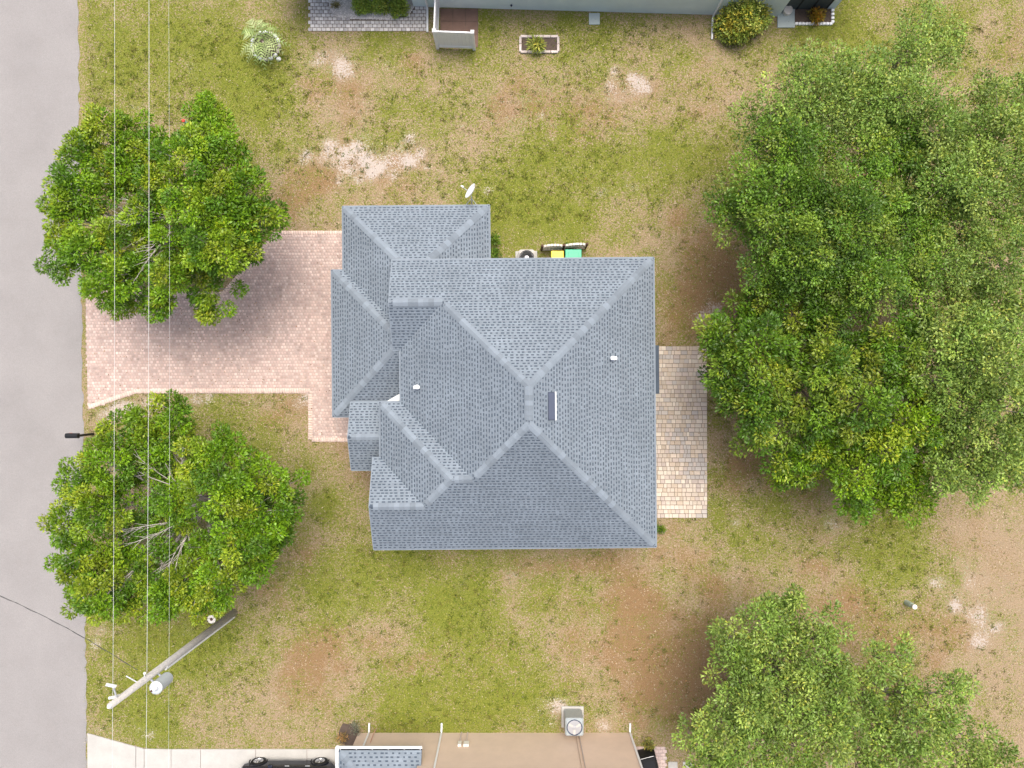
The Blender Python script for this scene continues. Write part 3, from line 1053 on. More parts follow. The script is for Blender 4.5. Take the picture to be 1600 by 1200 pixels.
def tree(name, label, base_px, lobes, zc, cols, bark, group=None, per=116, L=0.142, W=0.065, spread=0.35, dens=17, fork=1.8, twigs=1.0, seed=1, trunk_r=.17, fans=(), rf=1.04):
    """lobes: (px, py, radius px, extra height). Each lobe is a branch end with leaf clumps."""
    r = np.random.default_rng(seed)
    rr = random.Random(seed)
    bx, by, _ = P(*base_px, zc * .75)
    t = thing(name, label, 'tree', (bx, by, 0), 0, group)
    mb = MB()
    fk = Vector((rr.uniform(-.1, .1), rr.uniform(-.1, .1), fork))
    mb.path([(0, 0, -.05), (0.02, 0, .15), (fk.x * .5, fk.y * .5, fork * .55), fk], [trunk_r * 1.5, trunk_r * 1.1, trunk_r, trunk_r * .95], 9)
    trunk = mb.build('trunk', bark, t, smooth=True)
    mbl = MB()
    PT, OU = [], []
    n_main = 6
    mains = []
    for i in range(n_main):
        a = 2 * math.pi * i / n_main + rr.uniform(-.3, .3)
        mains.append(fk + Vector((math.cos(a) * .7, math.sin(a) * .7, zc * .28 - .2)))
        mbl.path([fk - Vector((0, 0, .15)), fk + (mains[-1] - fk) * .5 + Vector((0, 0, -.05)), mains[-1]], [trunk_r * .62, trunk_r * .52, trunk_r * .45], 7)
    for (px, py, rad, dz) in lobes:
        z = zc + dz * 1.4 + rr.uniform(-.75, .75)
        wx, wy, _ = P(px, py, z)
        c = Vector((wx - bx, wy - by, z))
        R = rad * (H - z) / F * rf
        # limb
        m = min(mains, key=lambda q: (Vector((q.x, q.y)).normalized() - Vector((c.x, c.y)).normalized()).length + rr.random() * .2)
        tip = c - Vector((0, 0, R * .45))
        mid = m.lerp(tip, .5) + Vector((rr.uniform(-.2, .2), rr.uniform(-.2, .2), rr.uniform(-.1, .35)))
        mbl.path([m - (mid - m) * .05, m.lerp(mid, .55) + Vector((rr.uniform(-.08, .08), rr.uniform(-.08, .08), .05)), mid, mid.lerp(tip, .6), tip],
                 [trunk_r * .34, trunk_r * .30, trunk_r * .24, trunk_r * .17, trunk_r * .11], 6)
        k = max(4, int(dens * (R / 1.05) ** 2))
        u = np.zeros((k, 3))
        for q in range(k):                      # evenly spaced leaf domes over the lobe
            cand = r.normal(0, 1, (10, 3))
            cand /= np.linalg.norm(cand, axis=1, keepdims=True)
            cand[:, 2] = np.abs(cand[:, 2]) * 1.0 - .18
            if q:
                dd = np.linalg.norm(cand[:, None] - u[None, :q], axis=2).min(1)
                u[q] = cand[dd.argmax()]
            else:
                u[q] = cand[0]
        rad3 = R * np.where(r.random(k) < .72, r.uniform(.78, 1.0, k), r.uniform(.25, .7, k))
        rad3 = np.where(r.random(k) < .13, R * r.uniform(1.08, 1.34, k), rad3)
        pts = np.array(c)[None] + u * rad3[:, None] * np.array([1, 1, .9])
        PT.append(pts)
        OU.append(u)
        for j in range(int(k * .75 * twigs)):
            q = Vector(pts[j])
            s0 = mid.lerp(tip, rr.uniform(.2, 1.0)) if rr.random() < .6 else tip
            kk = s0.lerp(q, .55) + Vector((rr.uniform(-.1, .1), rr.uniform(-.1, .1), rr.uniform(-.02, .12)))
            e = s0.lerp(q, 1.12)
            mbl.path([s0, kk, e], [trunk_r * .11 + .004, trunk_r * .075 + .003, .005], 4, False)
    for (root, tips) in fans:
        rx, ry, rz = P(*root, zc - .5)
        r0 = Vector((rx - bx, ry - by, rz))
        mbl.path([fk, fk.lerp(r0, .6) + Vector((0, 0, .1)), r0], [trunk_r * .5, trunk_r * .36, .055], 7)
        for tp in tips:
            tx, ty, tz = P(tp[0] + rr.uniform(-9, 9), tp[1] + rr.uniform(-9, 9), zc + rr.uniform(-.15, .6))
            e = Vector((tx - bx, ty - by, tz))
            m = r0.lerp(e, .5) + Vector((rr.uniform(-.06, .06), rr.uniform(-.06, .06), .12))
            mbl.path([r0, r0.lerp(m, .55), m, m.lerp(e, .55), e], [.024, .020, .016, .012, .006], 5)
            for q in range(4):
                s0 = m.lerp(e, q * .22)
                dv = (e - r0).normalized()
                sdv = Vector((-dv.y, dv.x, 0)) * rr.choice((-1, 1))
                e2 = s0 + (dv * .5 + sdv * rr.uniform(.15, .4)) * rr.uniform(.5, .9) + Vector((0, 0, .12))
                mbl.path([s0, s0.lerp(e2, .5) + Vector((0, 0, .04)), e2], [.013, .009, .004], 4, False)
    mbl.build('limbs', bark, t, smooth=True)
    PT, OU = np.concatenate(PT), np.concatenate(OU)
    V, Fq, C = leaves(PT, OU, per, L, W, spread, cols, seed=seed)
    np_mesh('crown', V, Fq, M_leaf, t, None, C)
    return t


BRIGHT = [(0.136, 0.268, 0.009), (0.163, 0.299, 0.011), (0.110, 0.226, 0.009), (0.202, 0.320, 0.016), (0.238, 0.325, 0.020), (0.088, 0.194, 0.011)]
DENSE = [(0.100, 0.203, 0.013), (0.124, 0.234, 0.015), (0.076, 0.162, 0.012), (0.160, 0.257, 0.022), (0.188, 0.252, 0.023), (0.064, 0.140, 0.013)]
OAK = [(0.119, 0.234, 0.020), (0.147, 0.277, 0.025), (0.095, 0.192, 0.018), (0.190, 0.304, 0.031), (0.176, 0.255, 0.036), (0.076, 0.155, 0.018)]
SAGE = [(0.204, 0.320, 0.055), (0.242, 0.362, 0.065), (0.166, 0.273, 0.045), (0.285, 0.383, 0.075), (0.190, 0.284, 0.055)]

NWF = [((275, 340), ((195, 308), (183, 330), (160, 347), (178, 356), (205, 322))), ((272, 358), ((232, 398), (212, 418), (203, 442), (190, 385))), ((280, 330), ((255, 300), (315, 285)))]
SWF = [((288, 765), ((195, 730), (213, 716), (228, 702), (262, 722), (276, 698), (287, 706))), ((292, 812), ((178, 826), (198, 852), (238, 838), (170, 836))),
       ((295, 832), ((255, 902), (264, 884), (306, 892), (272, 865), (296, 880)))]
NW = [(105, 300, 36, 0), (112, 380, 34, 0), (135, 245, 40, 0), (168, 212, 34, -.2), (205, 205, 24, -.2), (195, 255, 42, 0), (245, 240, 38, 0),
      (322, 190, 34, 0), (325, 225, 30, 0), (300, 250, 44, .3), (352, 250, 40, .1), (290, 312, 34, .9), (330, 318, 48, .9), (382, 300, 40, .3),
      (408, 345, 32, 0), (428, 338, 16, -.3), (380, 382, 36, .2), (340, 392, 48, .8), (298, 405, 34, .5), (330, 450, 34, .2), (330, 484, 14, -.3),
      (362, 345, 40, .7), (272, 436, 36, .2), (212, 448, 36, 0), (170, 448, 38, 0), (188, 478, 15, -.4), (246, 478, 13, -.4), (148, 402, 44, 0),
      (140, 325, 38, .1), (185, 290, 36, .1), (240, 285, 26, .2), (175, 375, 24, 0), (212, 408, 26, -.2), (215, 330, 14, -.3), (245, 345, 12, -.2), (200, 360, 14, -.4), (240, 385, 14, -.4), (262, 372, 16, .3), (250, 318, 14, 0), (225, 365, 11, -.5), (100, 340, 26, 0), (98, 420, 22, -.2), (255, 470, 18, -.2)]
tree('shade_tree', 'bright green spreading tree with bare inner limbs between driveway flare and street', (285, 352), NW, 4.6, BRIGHT, M_bark,
     'front yard trees', per=190, L=0.132, W=0.062, spread=0.32, dens=20, seed=11, rf=.99, fans=NWF)
SW = [(235, 655, 30, -.1), (272, 645, 26, -.1), (198, 685, 38, 0), (168, 725, 38, 0), (238, 700, 38, .1), (272, 690, 36, .1), (332, 715, 38, .6),
      (318, 735, 30, .7), (158, 782, 44, 0), (112, 748, 24, -.2), (100, 820, 32, -.1), (112, 880, 34, -.1), (160, 862, 46, 0), (190, 790, 28, .1),
      (278, 782, 32, .3), (350, 770, 44, .8), (402, 750, 40, .4), (440, 770, 30, .1), (402, 805, 46, .8), (448, 800, 22, 0), (382, 845, 46, .7),
      (432, 835, 32, .2), (330, 862, 36, .4), (344, 912, 34, .3), (300, 912, 40, .3), (252, 905, 34, .1), (200, 908, 42, 0), (160, 932, 34, 0),
      (262, 942, 28, 0), (322, 932, 30, .1), (210, 950, 24, 0), (355, 700, 24, .5), (130, 940, 24, -.2), (395, 880, 30, .2), (300, 740, 26, .6), (235, 770, 18, -.3), (255, 800, 16, -.3), (215, 745, 11, -.5), (225, 820, 11, -.6), (250, 850, 18, -.3), (285, 860, 18, -.2), (210, 860, 20, -.3), (285, 815, 14, 0), (272, 748, 10, -.3)]
tree('shade_tree', 'bright green spreading tree with fanned bare branches between the mailbox and the utility pole', (300, 800), SW, 4.6, BRIGHT, M_bark,
     'front yard trees', per=190, L=0.132, W=0.062, spread=0.32, dens=20, seed=12, rf=.99, fans=SWF)
T1 = [(1128, 322, 20, -.4), (1155, 345, 28, -.2), (1165, 292, 26, -.2), (1200, 250, 34, 0), (1202, 318, 44, .2), (1250, 285, 40, .2), (1262, 338, 46, .5),
      (1308, 305, 40, .3), (1318, 362, 44, .5), (1250, 395, 42, .3), (1200, 412, 30, 0), (1182, 425, 20, -.3), (1300, 425, 42, .3), (1345, 420, 36, .3),
      (1372, 450, 30, .3), (1230, 228, 36, 0), (1278, 238, 30, 0), (1290, 455, 30, 0), (1225, 440, 22, -.2), (1340, 470, 26, 0), (1230, 362, 36, .2), (1285, 388, 36, .2), (1335, 330, 34, .2), (1170, 325, 24, 0), (1265, 430, 30, 0)]
tree('oak_tree', 'dull green open oak with grey twigs, on the lawn corner with bare brown litter', (1275, 345), T1, 6.2, OAK, M_barkd,
     'back yard trees', per=178, L=0.104, W=0.059, spread=0.39, dens=22, fork=2.4, seed=13, rf=1.11, trunk_r=.2)
T1b = [(1400, 250, 38, 0), (1362, 232, 28, 0), (1422, 300, 38, .2), (1400, 345, 34, .2), (1440, 372, 34, .2), (1425, 412, 34, 0), (1435, 245, 30, 0),
       (1410, 455, 30, -.2), (1385, 300, 24, 0), (1460, 330, 34, .2), (1375, 390, 26, 0), (1380, 350, 30, .1), (1350, 275, 28, 0), (1400, 215, 30, 0)]
tree('oak_tree', 'narrow dull green oak squeezed behind the open oak with brown litter', (1415, 335), T1b, 6.0, OAK, M_barkd,
     'back yard trees', per=178, L=0.104, W=0.059, spread=0.39, dens=21, fork=2.3, seed=14, rf=1.11)
T2 = [(1118, 522, 28, -.3), (1158, 500, 34, -.1), (1192, 478, 28, 0), (1120, 582, 20, -.4), (1150, 560, 34, 0), (1192, 540, 40, .3), (1240, 500, 40, .3),
      (1290, 492, 36, .2), (1242, 560, 40, .5), (1292, 570, 44, .8), (1200, 602, 42, .4), (1150, 622, 28, -.1), (1182, 652, 36, .1), (1172, 690, 22, -.3),
      (1232, 652, 40, .4), (1282, 642, 38, .5), (1342, 558, 42, .5), (1392, 530, 42, .3), (1430, 520, 32, .1), (1400, 590, 42, .4), (1350, 632, 38, .5),
      (1112, 545, 18, -.4), (1225, 465, 26, 0), (1130, 600, 18, -.4)]
tree('broadleaf_tree', 'big bright green dense tree overhanging the corner of the beige patio', (1265, 575), T2, 5.4, DENSE, M_barkd,
     'back yard trees', per=152, L=0.148, W=0.067, spread=0.36, dens=21, fork=2.0, seed=15, rf=.96, trunk_r=.2)
T2b = [(1332, 682, 42, .2), (1272, 692, 36, .2), (1222, 718, 28, -.2), (1216, 745, 14, -.6), (1382, 690, 46, .4), (1422, 660, 38, .3), (1442, 712, 34, .2),
       (1300, 722, 28, 0), (1342, 740, 38, .1), (1350, 775, 30, -.2), (1402, 748, 40, .1), (1430, 780, 28, -.2), (1335, 790, 20, -.4), (1400, 790, 20, -.4),
       (1260, 735, 20, -.3), (1445, 630, 28, .2), (1250, 720, 24, -.2)]
tree('broadleaf_tree', 'low yellow green tree over the sandy bare patch behind the big dense patio tree', (1365, 705), T2b, 4.8, BRIGHT, M_barkd,
     'back yard trees', per=147, L=0.138, W=0.063, spread=0.36, dens=21, fork=1.9, seed=16, rf=.96)
T3 = [(1180, 180, 26, -.2), (1232, 162, 36, 0), (1262, 125, 36, 0), (1302, 105, 26, 0), (1322, 160, 40, .3), (1382, 145, 36, .2), (1282, 190, 36, .1),
      (1372, 190, 32, 0), (1432, 182, 32, 0), (1255, 90, 20, -.2), (1200, 205, 24, -.2), (1240, 205, 30, 0), (1345, 125, 34, .1), (1350, 185, 34, .1), (1420, 145, 34, .1), (1330, 215, 30, 0), (1290, 150, 30, .2)]
tree('oak_tree', 'pale loose oak with grey twigs near the blue house flower bed', (1310, 165), T3, 6.2, SAGE, M_barkd,
     'trees beyond the yard', per=148, L=0.108, W=0.059, spread=0.42, dens=18, fork=2.3, seed=17, rf=1.11)
T4 = [(1410, 100, 30, 0), (1448, 60, 34, 0), (1440, 28, 26, 0), (1480, 85, 26, 0), (1415, 60, 24, -.1), (1400, 125, 22, 0), (1460, 95, 26, 0), (1430, 80, 26, .2), (1480, 50, 20, -.1)]
tree('oak_tree', 'small thin pale tree standing alone on the strip of green grass past the flower bed', (1440, 85), T4, 5.2, SAGE, M_barkd,
     'trees beyond the yard', per=114, L=0.108, W=0.053, spread=0.42, dens=14, fork=2.0, seed=18, rf=1.11, trunk_r=.12)
T5 = [(1490, 222, 36, 0), (1532, 262, 36, .1), (1572, 182, 32, 0), (1595, 150, 30, 0), (1592, 232, 36, .1), (1482, 290, 36, 0), (1542, 330, 42, .2),
      (1585, 300, 36, .1), (1492, 370, 42, .1), (1562, 400, 42, .1), (1520, 180, 26, 0), (1620, 280, 40, 0), (1620, 370, 40, 0), (1470, 250, 34, 0), (1470, 200, 30, 0), (1540, 215, 34, .1), (1475, 420, 34, 0), (1540, 145, 26, 0), (1520, 430, 34, 0), (1520, 300, 34, .2)]
tree('oak_tree', 'pale wide oak with dark gaps, back of the narrow oak', (1545, 295), T5, 6.2, SAGE, M_barkd,
     'trees beyond the yard', per=156, L=0.108, W=0.059, spread=0.41, dens=18, fork=2.3, seed=19, rf=1.11)
T6 = [(1490, 462, 38, 0), (1542, 480, 42, .1), (1590, 470, 38, 0), (1490, 550, 46, .2), (1550, 560, 46, .4), (1500, 630, 46, .3), (1570, 640, 46, .3),
      (1490, 700, 42, .1), (1550, 710, 42, .1), (1600, 680, 42, 0), (1520, 748, 30, -.2), (1480, 740, 28, -.2), (1595, 560, 42, .2), (1630, 620, 42, 0), (1465, 515, 34, 0), (1465, 600, 36, .1), (1465, 660, 34, 0), (1525, 520, 34, .2), (1590, 725, 32, 0), (1530, 600, 34, .3)]
tree('broadleaf_tree', 'big pale green tree backing on to the dense patio tree', (1540, 600), T6, 5.6, SAGE, M_barkd,
     'trees beyond the yard', per=135, L=0.128, W=0.063, spread=0.38, dens=17, fork=2.1, seed=20, rf=1.11, trunk_r=.2)
T7 = [(1142, 992, 28, -.1), (1190, 972, 36, 0), (1242, 982, 34, 0), (1292, 990, 28, -.1), (1152, 1042, 36, .1), (1212, 1040, 42, .2), (1272, 1040, 40, .2),
      (1172, 1092, 42, .2), (1242, 1100, 46, .4), (1122, 1132, 36, 0), (1080, 1142, 20, -.3), (1182, 1150, 42, .3), (1112, 1190, 42, 0), (1240, 1172, 42, .4),
      (1300, 1140, 42, .4), (1312, 1072, 36, .2), (1212, 942, 15, -.3), (1243, 938, 14, -.3)]
tree('broadleaf_tree', 'feathery green tree by the tan house stepping stones', (1205, 1090), T7, 5.0, SAGE, M_barkd,
     'trees beyond the yard', per=141, L=0.138, W=0.061, spread=0.36, dens=20, fork=1.9, seed=21)
T8 = [(1372, 1032, 32, 0), (1402, 1020, 20, -.2), (1352, 1092, 40, .3), (1412, 1080, 34, .2), (1372, 1150, 42, .3), (1432, 1132, 36, .2), (1482, 1082, 26, 0),
      (1500, 1068, 20, -.2), (1472, 1132, 28, 0), (1502, 1162, 34, 0), (1560, 1182, 28, -.1), (1432, 1190, 40, .2), (1340, 1190, 40, .1), (1530, 1210, 34, 0)]
tree('broadleaf_tree', 'feathery green tree with ragged gaps on the bare sandy lot', (1430, 1115), T8, 5.0, SAGE, M_barkd,
     'trees beyond the yard', per=129, L=0.138, W=0.061, spread=0.36, dens=17, fork=1.9, seed=22)


def bush(name, label, cat, px, py, rpx, h, cols, n=60, per=40, L=.12, W=.06, group=None, seed=5, spread=.2, lift=.0):
    x, y, _ = P(px, py, h * .5)
    t = thing(name, label, cat, (x, y, lift), 0, group)
    r = np.random.default_rng(seed)
    R = rpx * H / F
    mb = MB()
    for i in range(7):
        a = i * .9
        mb.path([(0, 0, -.03), (math.cos(a) * R * .25, math.sin(a) * R * .25, h * .4), (math.cos(a) * R * .5, math.sin(a) * R * .5, h * .75)], [.02, .015, .006], 5)
    mb.build('stem', M_barkd, t)
    u = r.normal(0, 1, (n, 3))
    u /= np.linalg.norm(u, axis=1, keepdims=True)
    u[:, 2] = np.abs(u[:, 2])
    rad = (r.random(n) ** .4)
    pts = u * rad[:, None] * np.array([R * .85, R * .85, h * .8]) + np.array([0, 0, .12])
    V, Fq, C = leaves(pts, u, per, L, W, spread, cols, seed=seed)
    V[:, 2] = np.maximum(V[:, 2], .01)
    np_mesh('foliage', V, Fq, M_leaf, t, None, C)
    return t


# ------------------------------------------------------------------ beside the house
def small_yard_things():
    # condenser half under the north eave
    x, y, _ = P(823, 402, .8)
    t = thing('air_conditioner', 'beige round-topped air conditioner on a pad tucked under the long eave', 'air conditioner', (x, y - .02, 0), THETA)
    MB().box((0, 0, .035), (.98, .86, .07), 0, .015).build('pad', M_conc, t)
    MB().box((0, 0, .44), (.74, .74, .74), 0, .09).build('case', M_acbeige, t)
    MB().lathe([(.33, .81), (.33, .835), (.30, .835), (.30, .812)], (0, 0, 0), 28).build('fan_ring', M_black, t)
    g = MB()
    for i in range(7):
        r_ = .04 + i * .04
        g.lathe([(r_, .818), (r_ + .008, .824), (r_ + .008, .818)], (0, 0, 0), 24)
    g.build('grille', M_steel, t)
    MB().lathe([(.295, .811), (.29, .814), (.10, .814), (.09, .822), (.01, .824)], (0, 0, 0), 24).build('fan_guard', M_steel, t)
    for side in range(4):
        b = MB()
        for i in range(9):
            a = side * math.pi / 2
            d = .374
            b.box((math.cos(a) * d, math.sin(a) * d, .16 + i * .065), (.012 if side % 2 == 0 else .56, .56 if side % 2 == 0 else .012, .022))
        b.build('louvre', M_acgrey, t)

    # scalloped two-panel screen in front of the bins
    p0, p1, p2 = P(846, 390.5), P(879, 389.5), P(914, 387.5)
    t = thing('privacy_screen', 'cream two-panel screen fence with arched tops and brown posts hiding the bins', 'fence', p0, 0)
    o = Vector(p0)
    for p in (p0, p1, p2):
        q = Vector(p) - o
        MB().box((q.x, q.y, .52), (.10, .10, 1.04), 0, .012).build('post', M_brown, t)
    for a, b in ((p0, p1), (p1, p2)):
        A, B = Vector(a) - o, Vector(b) - o
        L = (B - A).length
        ang = math.atan2(B.y - A.y, B.x - A.x)
        n = 6
        for i in range(n):
            f0, f1 = (i + .08) / n, (i + .92) / n
            def top(f):
                return .88 + .20 * math.sin(math.pi * f) ** .8
            q0, q1 = A.lerp(B, .06 + f0 * .88), A.lerp(B, .06 + f1 * .88)
            nv = Vector((-math.sin(ang), math.cos(ang), 0)) * .045
            vs = [q0 - nv, q1 - nv, q1 + nv, q0 + nv]
            vs = [Vector((v.x, v.y, .05)) for v in vs] + [Vector((v.x, v.y, top(f0 if k in (0, 3) else f1))) for k, v in enumerate(vs)]
            MB().add(vs, [(3, 2, 1, 0), (4, 5, 6, 7), (0, 1, 5, 4), (1, 2, 6, 5), (2, 3, 7, 6), (3, 0, 4, 7)]).build('picket', M_cream, t)
        for zz in (.2, .7):
            m = A.lerp(B, .5)
            MB().box((m.x, m.y - .045, zz), (L * .92, .03, .07), ang).build('rail', M_cream, t)

    # bins
    for (px, w, dpt, lid, body, nm, lab) in ((871, .50, .58, M_yellow, M_greend, 'recycling_bin', 'wheeled bin with a bright yellow lid behind the screen fence'),
                                             (896, .66, .70, M_green, M_greend, 'trash_bin', 'wheeled bin with a bright green lid behind the screen fence')):
        x, y, _ = P(px, 403, 1.05)
        t = thing(nm, lab, 'bin', (x, y, 0), 0, None)
        w2, d2 = w / 2, dpt / 2
        vs = []
        for z, k in ((.06, .80), (.98, 1.0)):
            vs += [(-w2 * k, -d2 * k, z), (w2 * k, -d2 * k, z), (w2 * k, d2 * k, z), (-w2 * k, d2 * k, z)]
        MB().add(vs, [(3, 2, 1, 0), (4, 5, 6, 7), (0, 1, 5, 4), (1, 2, 6, 5), (2, 3, 7, 6), (3, 0, 4, 7)]).build('body', body, t)
        l = MB().box((0, 0, 1.02), (w + .05, dpt + .05, .06), 0, .02)
        l.build('lid', lid, t)
        MB().box((0, 0, 1.058), (w * .72, dpt * .7, .02), 0, .009).build('lid_panel', lid, t)
        MB().tube((-w2 * .8, -d2 - .04, 1.0), (w2 * .8, -d2 - .04, 1.0), .016).build('handle', body, t)
        for sx in (-1, 1):
            MB().lathe([(.02, -.03), (.11, -.03), (.12, 0), (.11, .03), (.02, .03)], (sx * w2 * .8, -d2 * .75, .12), 14, Matrix.Rotation(math.pi / 2, 3, 'Y')).build('wheel', M_tyre, t)
    bush('weed', 'leafy green weed poking up between the bins and the screen fence', 'weed', 891, 388, 8, .45, DENSE, 14, 22, .12, .05, seed=51, spread=.13)
    bush('weed', 'green weed at the wall corner by the end of the patio', 'weed', 1033, 826, 7, .25, DENSE, 8, 22, .12, .04, seed=52, spread=.12)
    bush('weed', 'dark weedy clump on bare soil beside the garage end wall', 'weed', 772, 375, 8, .3, OAK, 10, 22, .11, .05, seed=53, spread=.16)
    bush('weed', 'dark green weed by the air conditioner side of the garage wall', 'weed', 775, 396, 8, .25, OAK, 9, 20, .11, .05, seed=54, spread=.16)

    # satellite dish on struts from the garage eave
    x, y, _ = P(738, 322, 2.3)
    t = thing('satellite_dish', 'white satellite dish on a strutted mast at the garage eave', 'satellite dish', (x, y - .45, 0), 0)
    ox, oy = x, y - .45
    foot = Vector((P(737, 318, 2.3)[0] - ox, P(737, 318, 2.3)[1] - oy, 2.05))
    head = Vector((P(736.5, 306, 2.75)[0] - ox, P(736.5, 306, 2.75)[1] - oy, 2.72))
    MB().path([(foot.x, foot.y - .5, 1.9), foot + Vector((0, -.02, 0)), foot.lerp(head, .3), head], [.025] * 4, 10).build('mast', M_galv, t)
    for px in (725, 747):
        a = Vector(P(px, 321, 2.3)) - Vector((ox, oy, 0))
        MB().tube((a.x, a.y - .05, 2.25), foot.lerp(head, .75), .014).build('strut', M_galv, t)
    cdir = Vector((-.78, .42, .46)).normalized()
    c = head + Vector((-.02, .17, .12))
    R3 = cdir.to_track_quat('Z', 'Y').to_matrix()
    MB().lathe([(.02, -.07), (.15, -.058), (.26, -.02), (.335, .03), (.34, .035), (.33, .038), (.25, -.008), (.14, -.045), (.01, -.055)], c, 28, R3).build('dish', M_white, t, smooth=True)
    lnb = c + cdir * .42 + Vector((-.03, .0, -.12))
    MB().tube(c - cdir * .06 + Vector((0, -.05, -.15)), lnb, .014).build('arm', M_galv, t)
    MB().tube(lnb - cdir * .0 + Vector((-.03, .02, .0)), lnb + Vector((.06, -.035, .04)), .035, .045, 10).build('receiver', M_white, t)

    # mailbox by the street
    bx, by, _ = P(150, 678)
    t = thing('mailbox', 'black mailbox on a post leaning over the street edge by the driveway', 'mailbox', (bx - .12, by, 0), 0)
    MB().box((0, 0, .55), (.10, .10, 1.1), 0, .012).build('post', M_black, t)
    MB().box((-.22, 0, 1.0), (.50, .09, .06)).build('arm', M_black, t)
    prof = [(-.085, 0), (.085, 0), (.085, .12)] + [(.085 * math.cos(a), .12 + .085 * math.sin(a)) for a in np.linspace(.3, math.pi - .3, 6)] + [(-.085, .12)]
    vs, n = [], len(prof)
    for xx in (-.52, .02):
        vs += [(xx, p[0] * 1.25, 1.03 + p[1]) for p in prof]
    fs = [tuple(range(n)), tuple(range(2 * n - 1, n - 1, -1))] + [(i, n + i, n + (i + 1) % n, (i + 1) % n) for i in range(n)]
    MB().add(vs, fs).build('box', M_black, t)
    MB().box((-.30, .125, 1.14), (.11, .008, .05)).build('flag', M_red, t)

    # pedestals
    bx, by, _ = P(1416, 941)
    t = thing('utility_pedestal', 'sage green upright utility pedestal at the far lawn corner', 'pedestal', (bx, by, 0), 0)
    MB().lathe([(.115, 0), (.115, .45), (.105, .49), (.10, .49), (.10, .64), (.08, .66)], (0, 0, 0), 16).build('body', M_pedestal, t)
    MB().lathe([(.11, .64), (.11, .69), (.06, .715), (.01, .72)], (0, 0, 0), 16).build('cap', M_cream, t)
    bx, by, _ = P(297, 197)
    t = thing('utility_marker', 'small mint green utility marker with a red cap on the grass near the front tree', 'marker', (bx, by, 0), 0)
    MB().box((0, 0, .3), (.12, .10, .6), 0, .015).build('body', mat('mint_plastic', (.35, .62, .52), .5, .05, 4), t)
    MB().box((-.01, .01, .63), (.14, .12, .06), 0, .015).build('cap', M_red, t)
    bx, by, _ = P(331, 967)
    t = thing('meter_lid', 'round pale meter cover with a dark centre in the grass beside the utility pole', 'meter cover', (bx, by, 0), 0)
    MB().lathe([(.20, 0), (.20, .03), (.17, .045), (.02, .05)], (0, 0, 0), 20).build('cover', M_cream, t)
    MB().lathe([(.07, .045), (.07, .058), (.01, .06)], (0, 0, 0), 14).build('reading_port', M_brown, t)


small_yard_things()


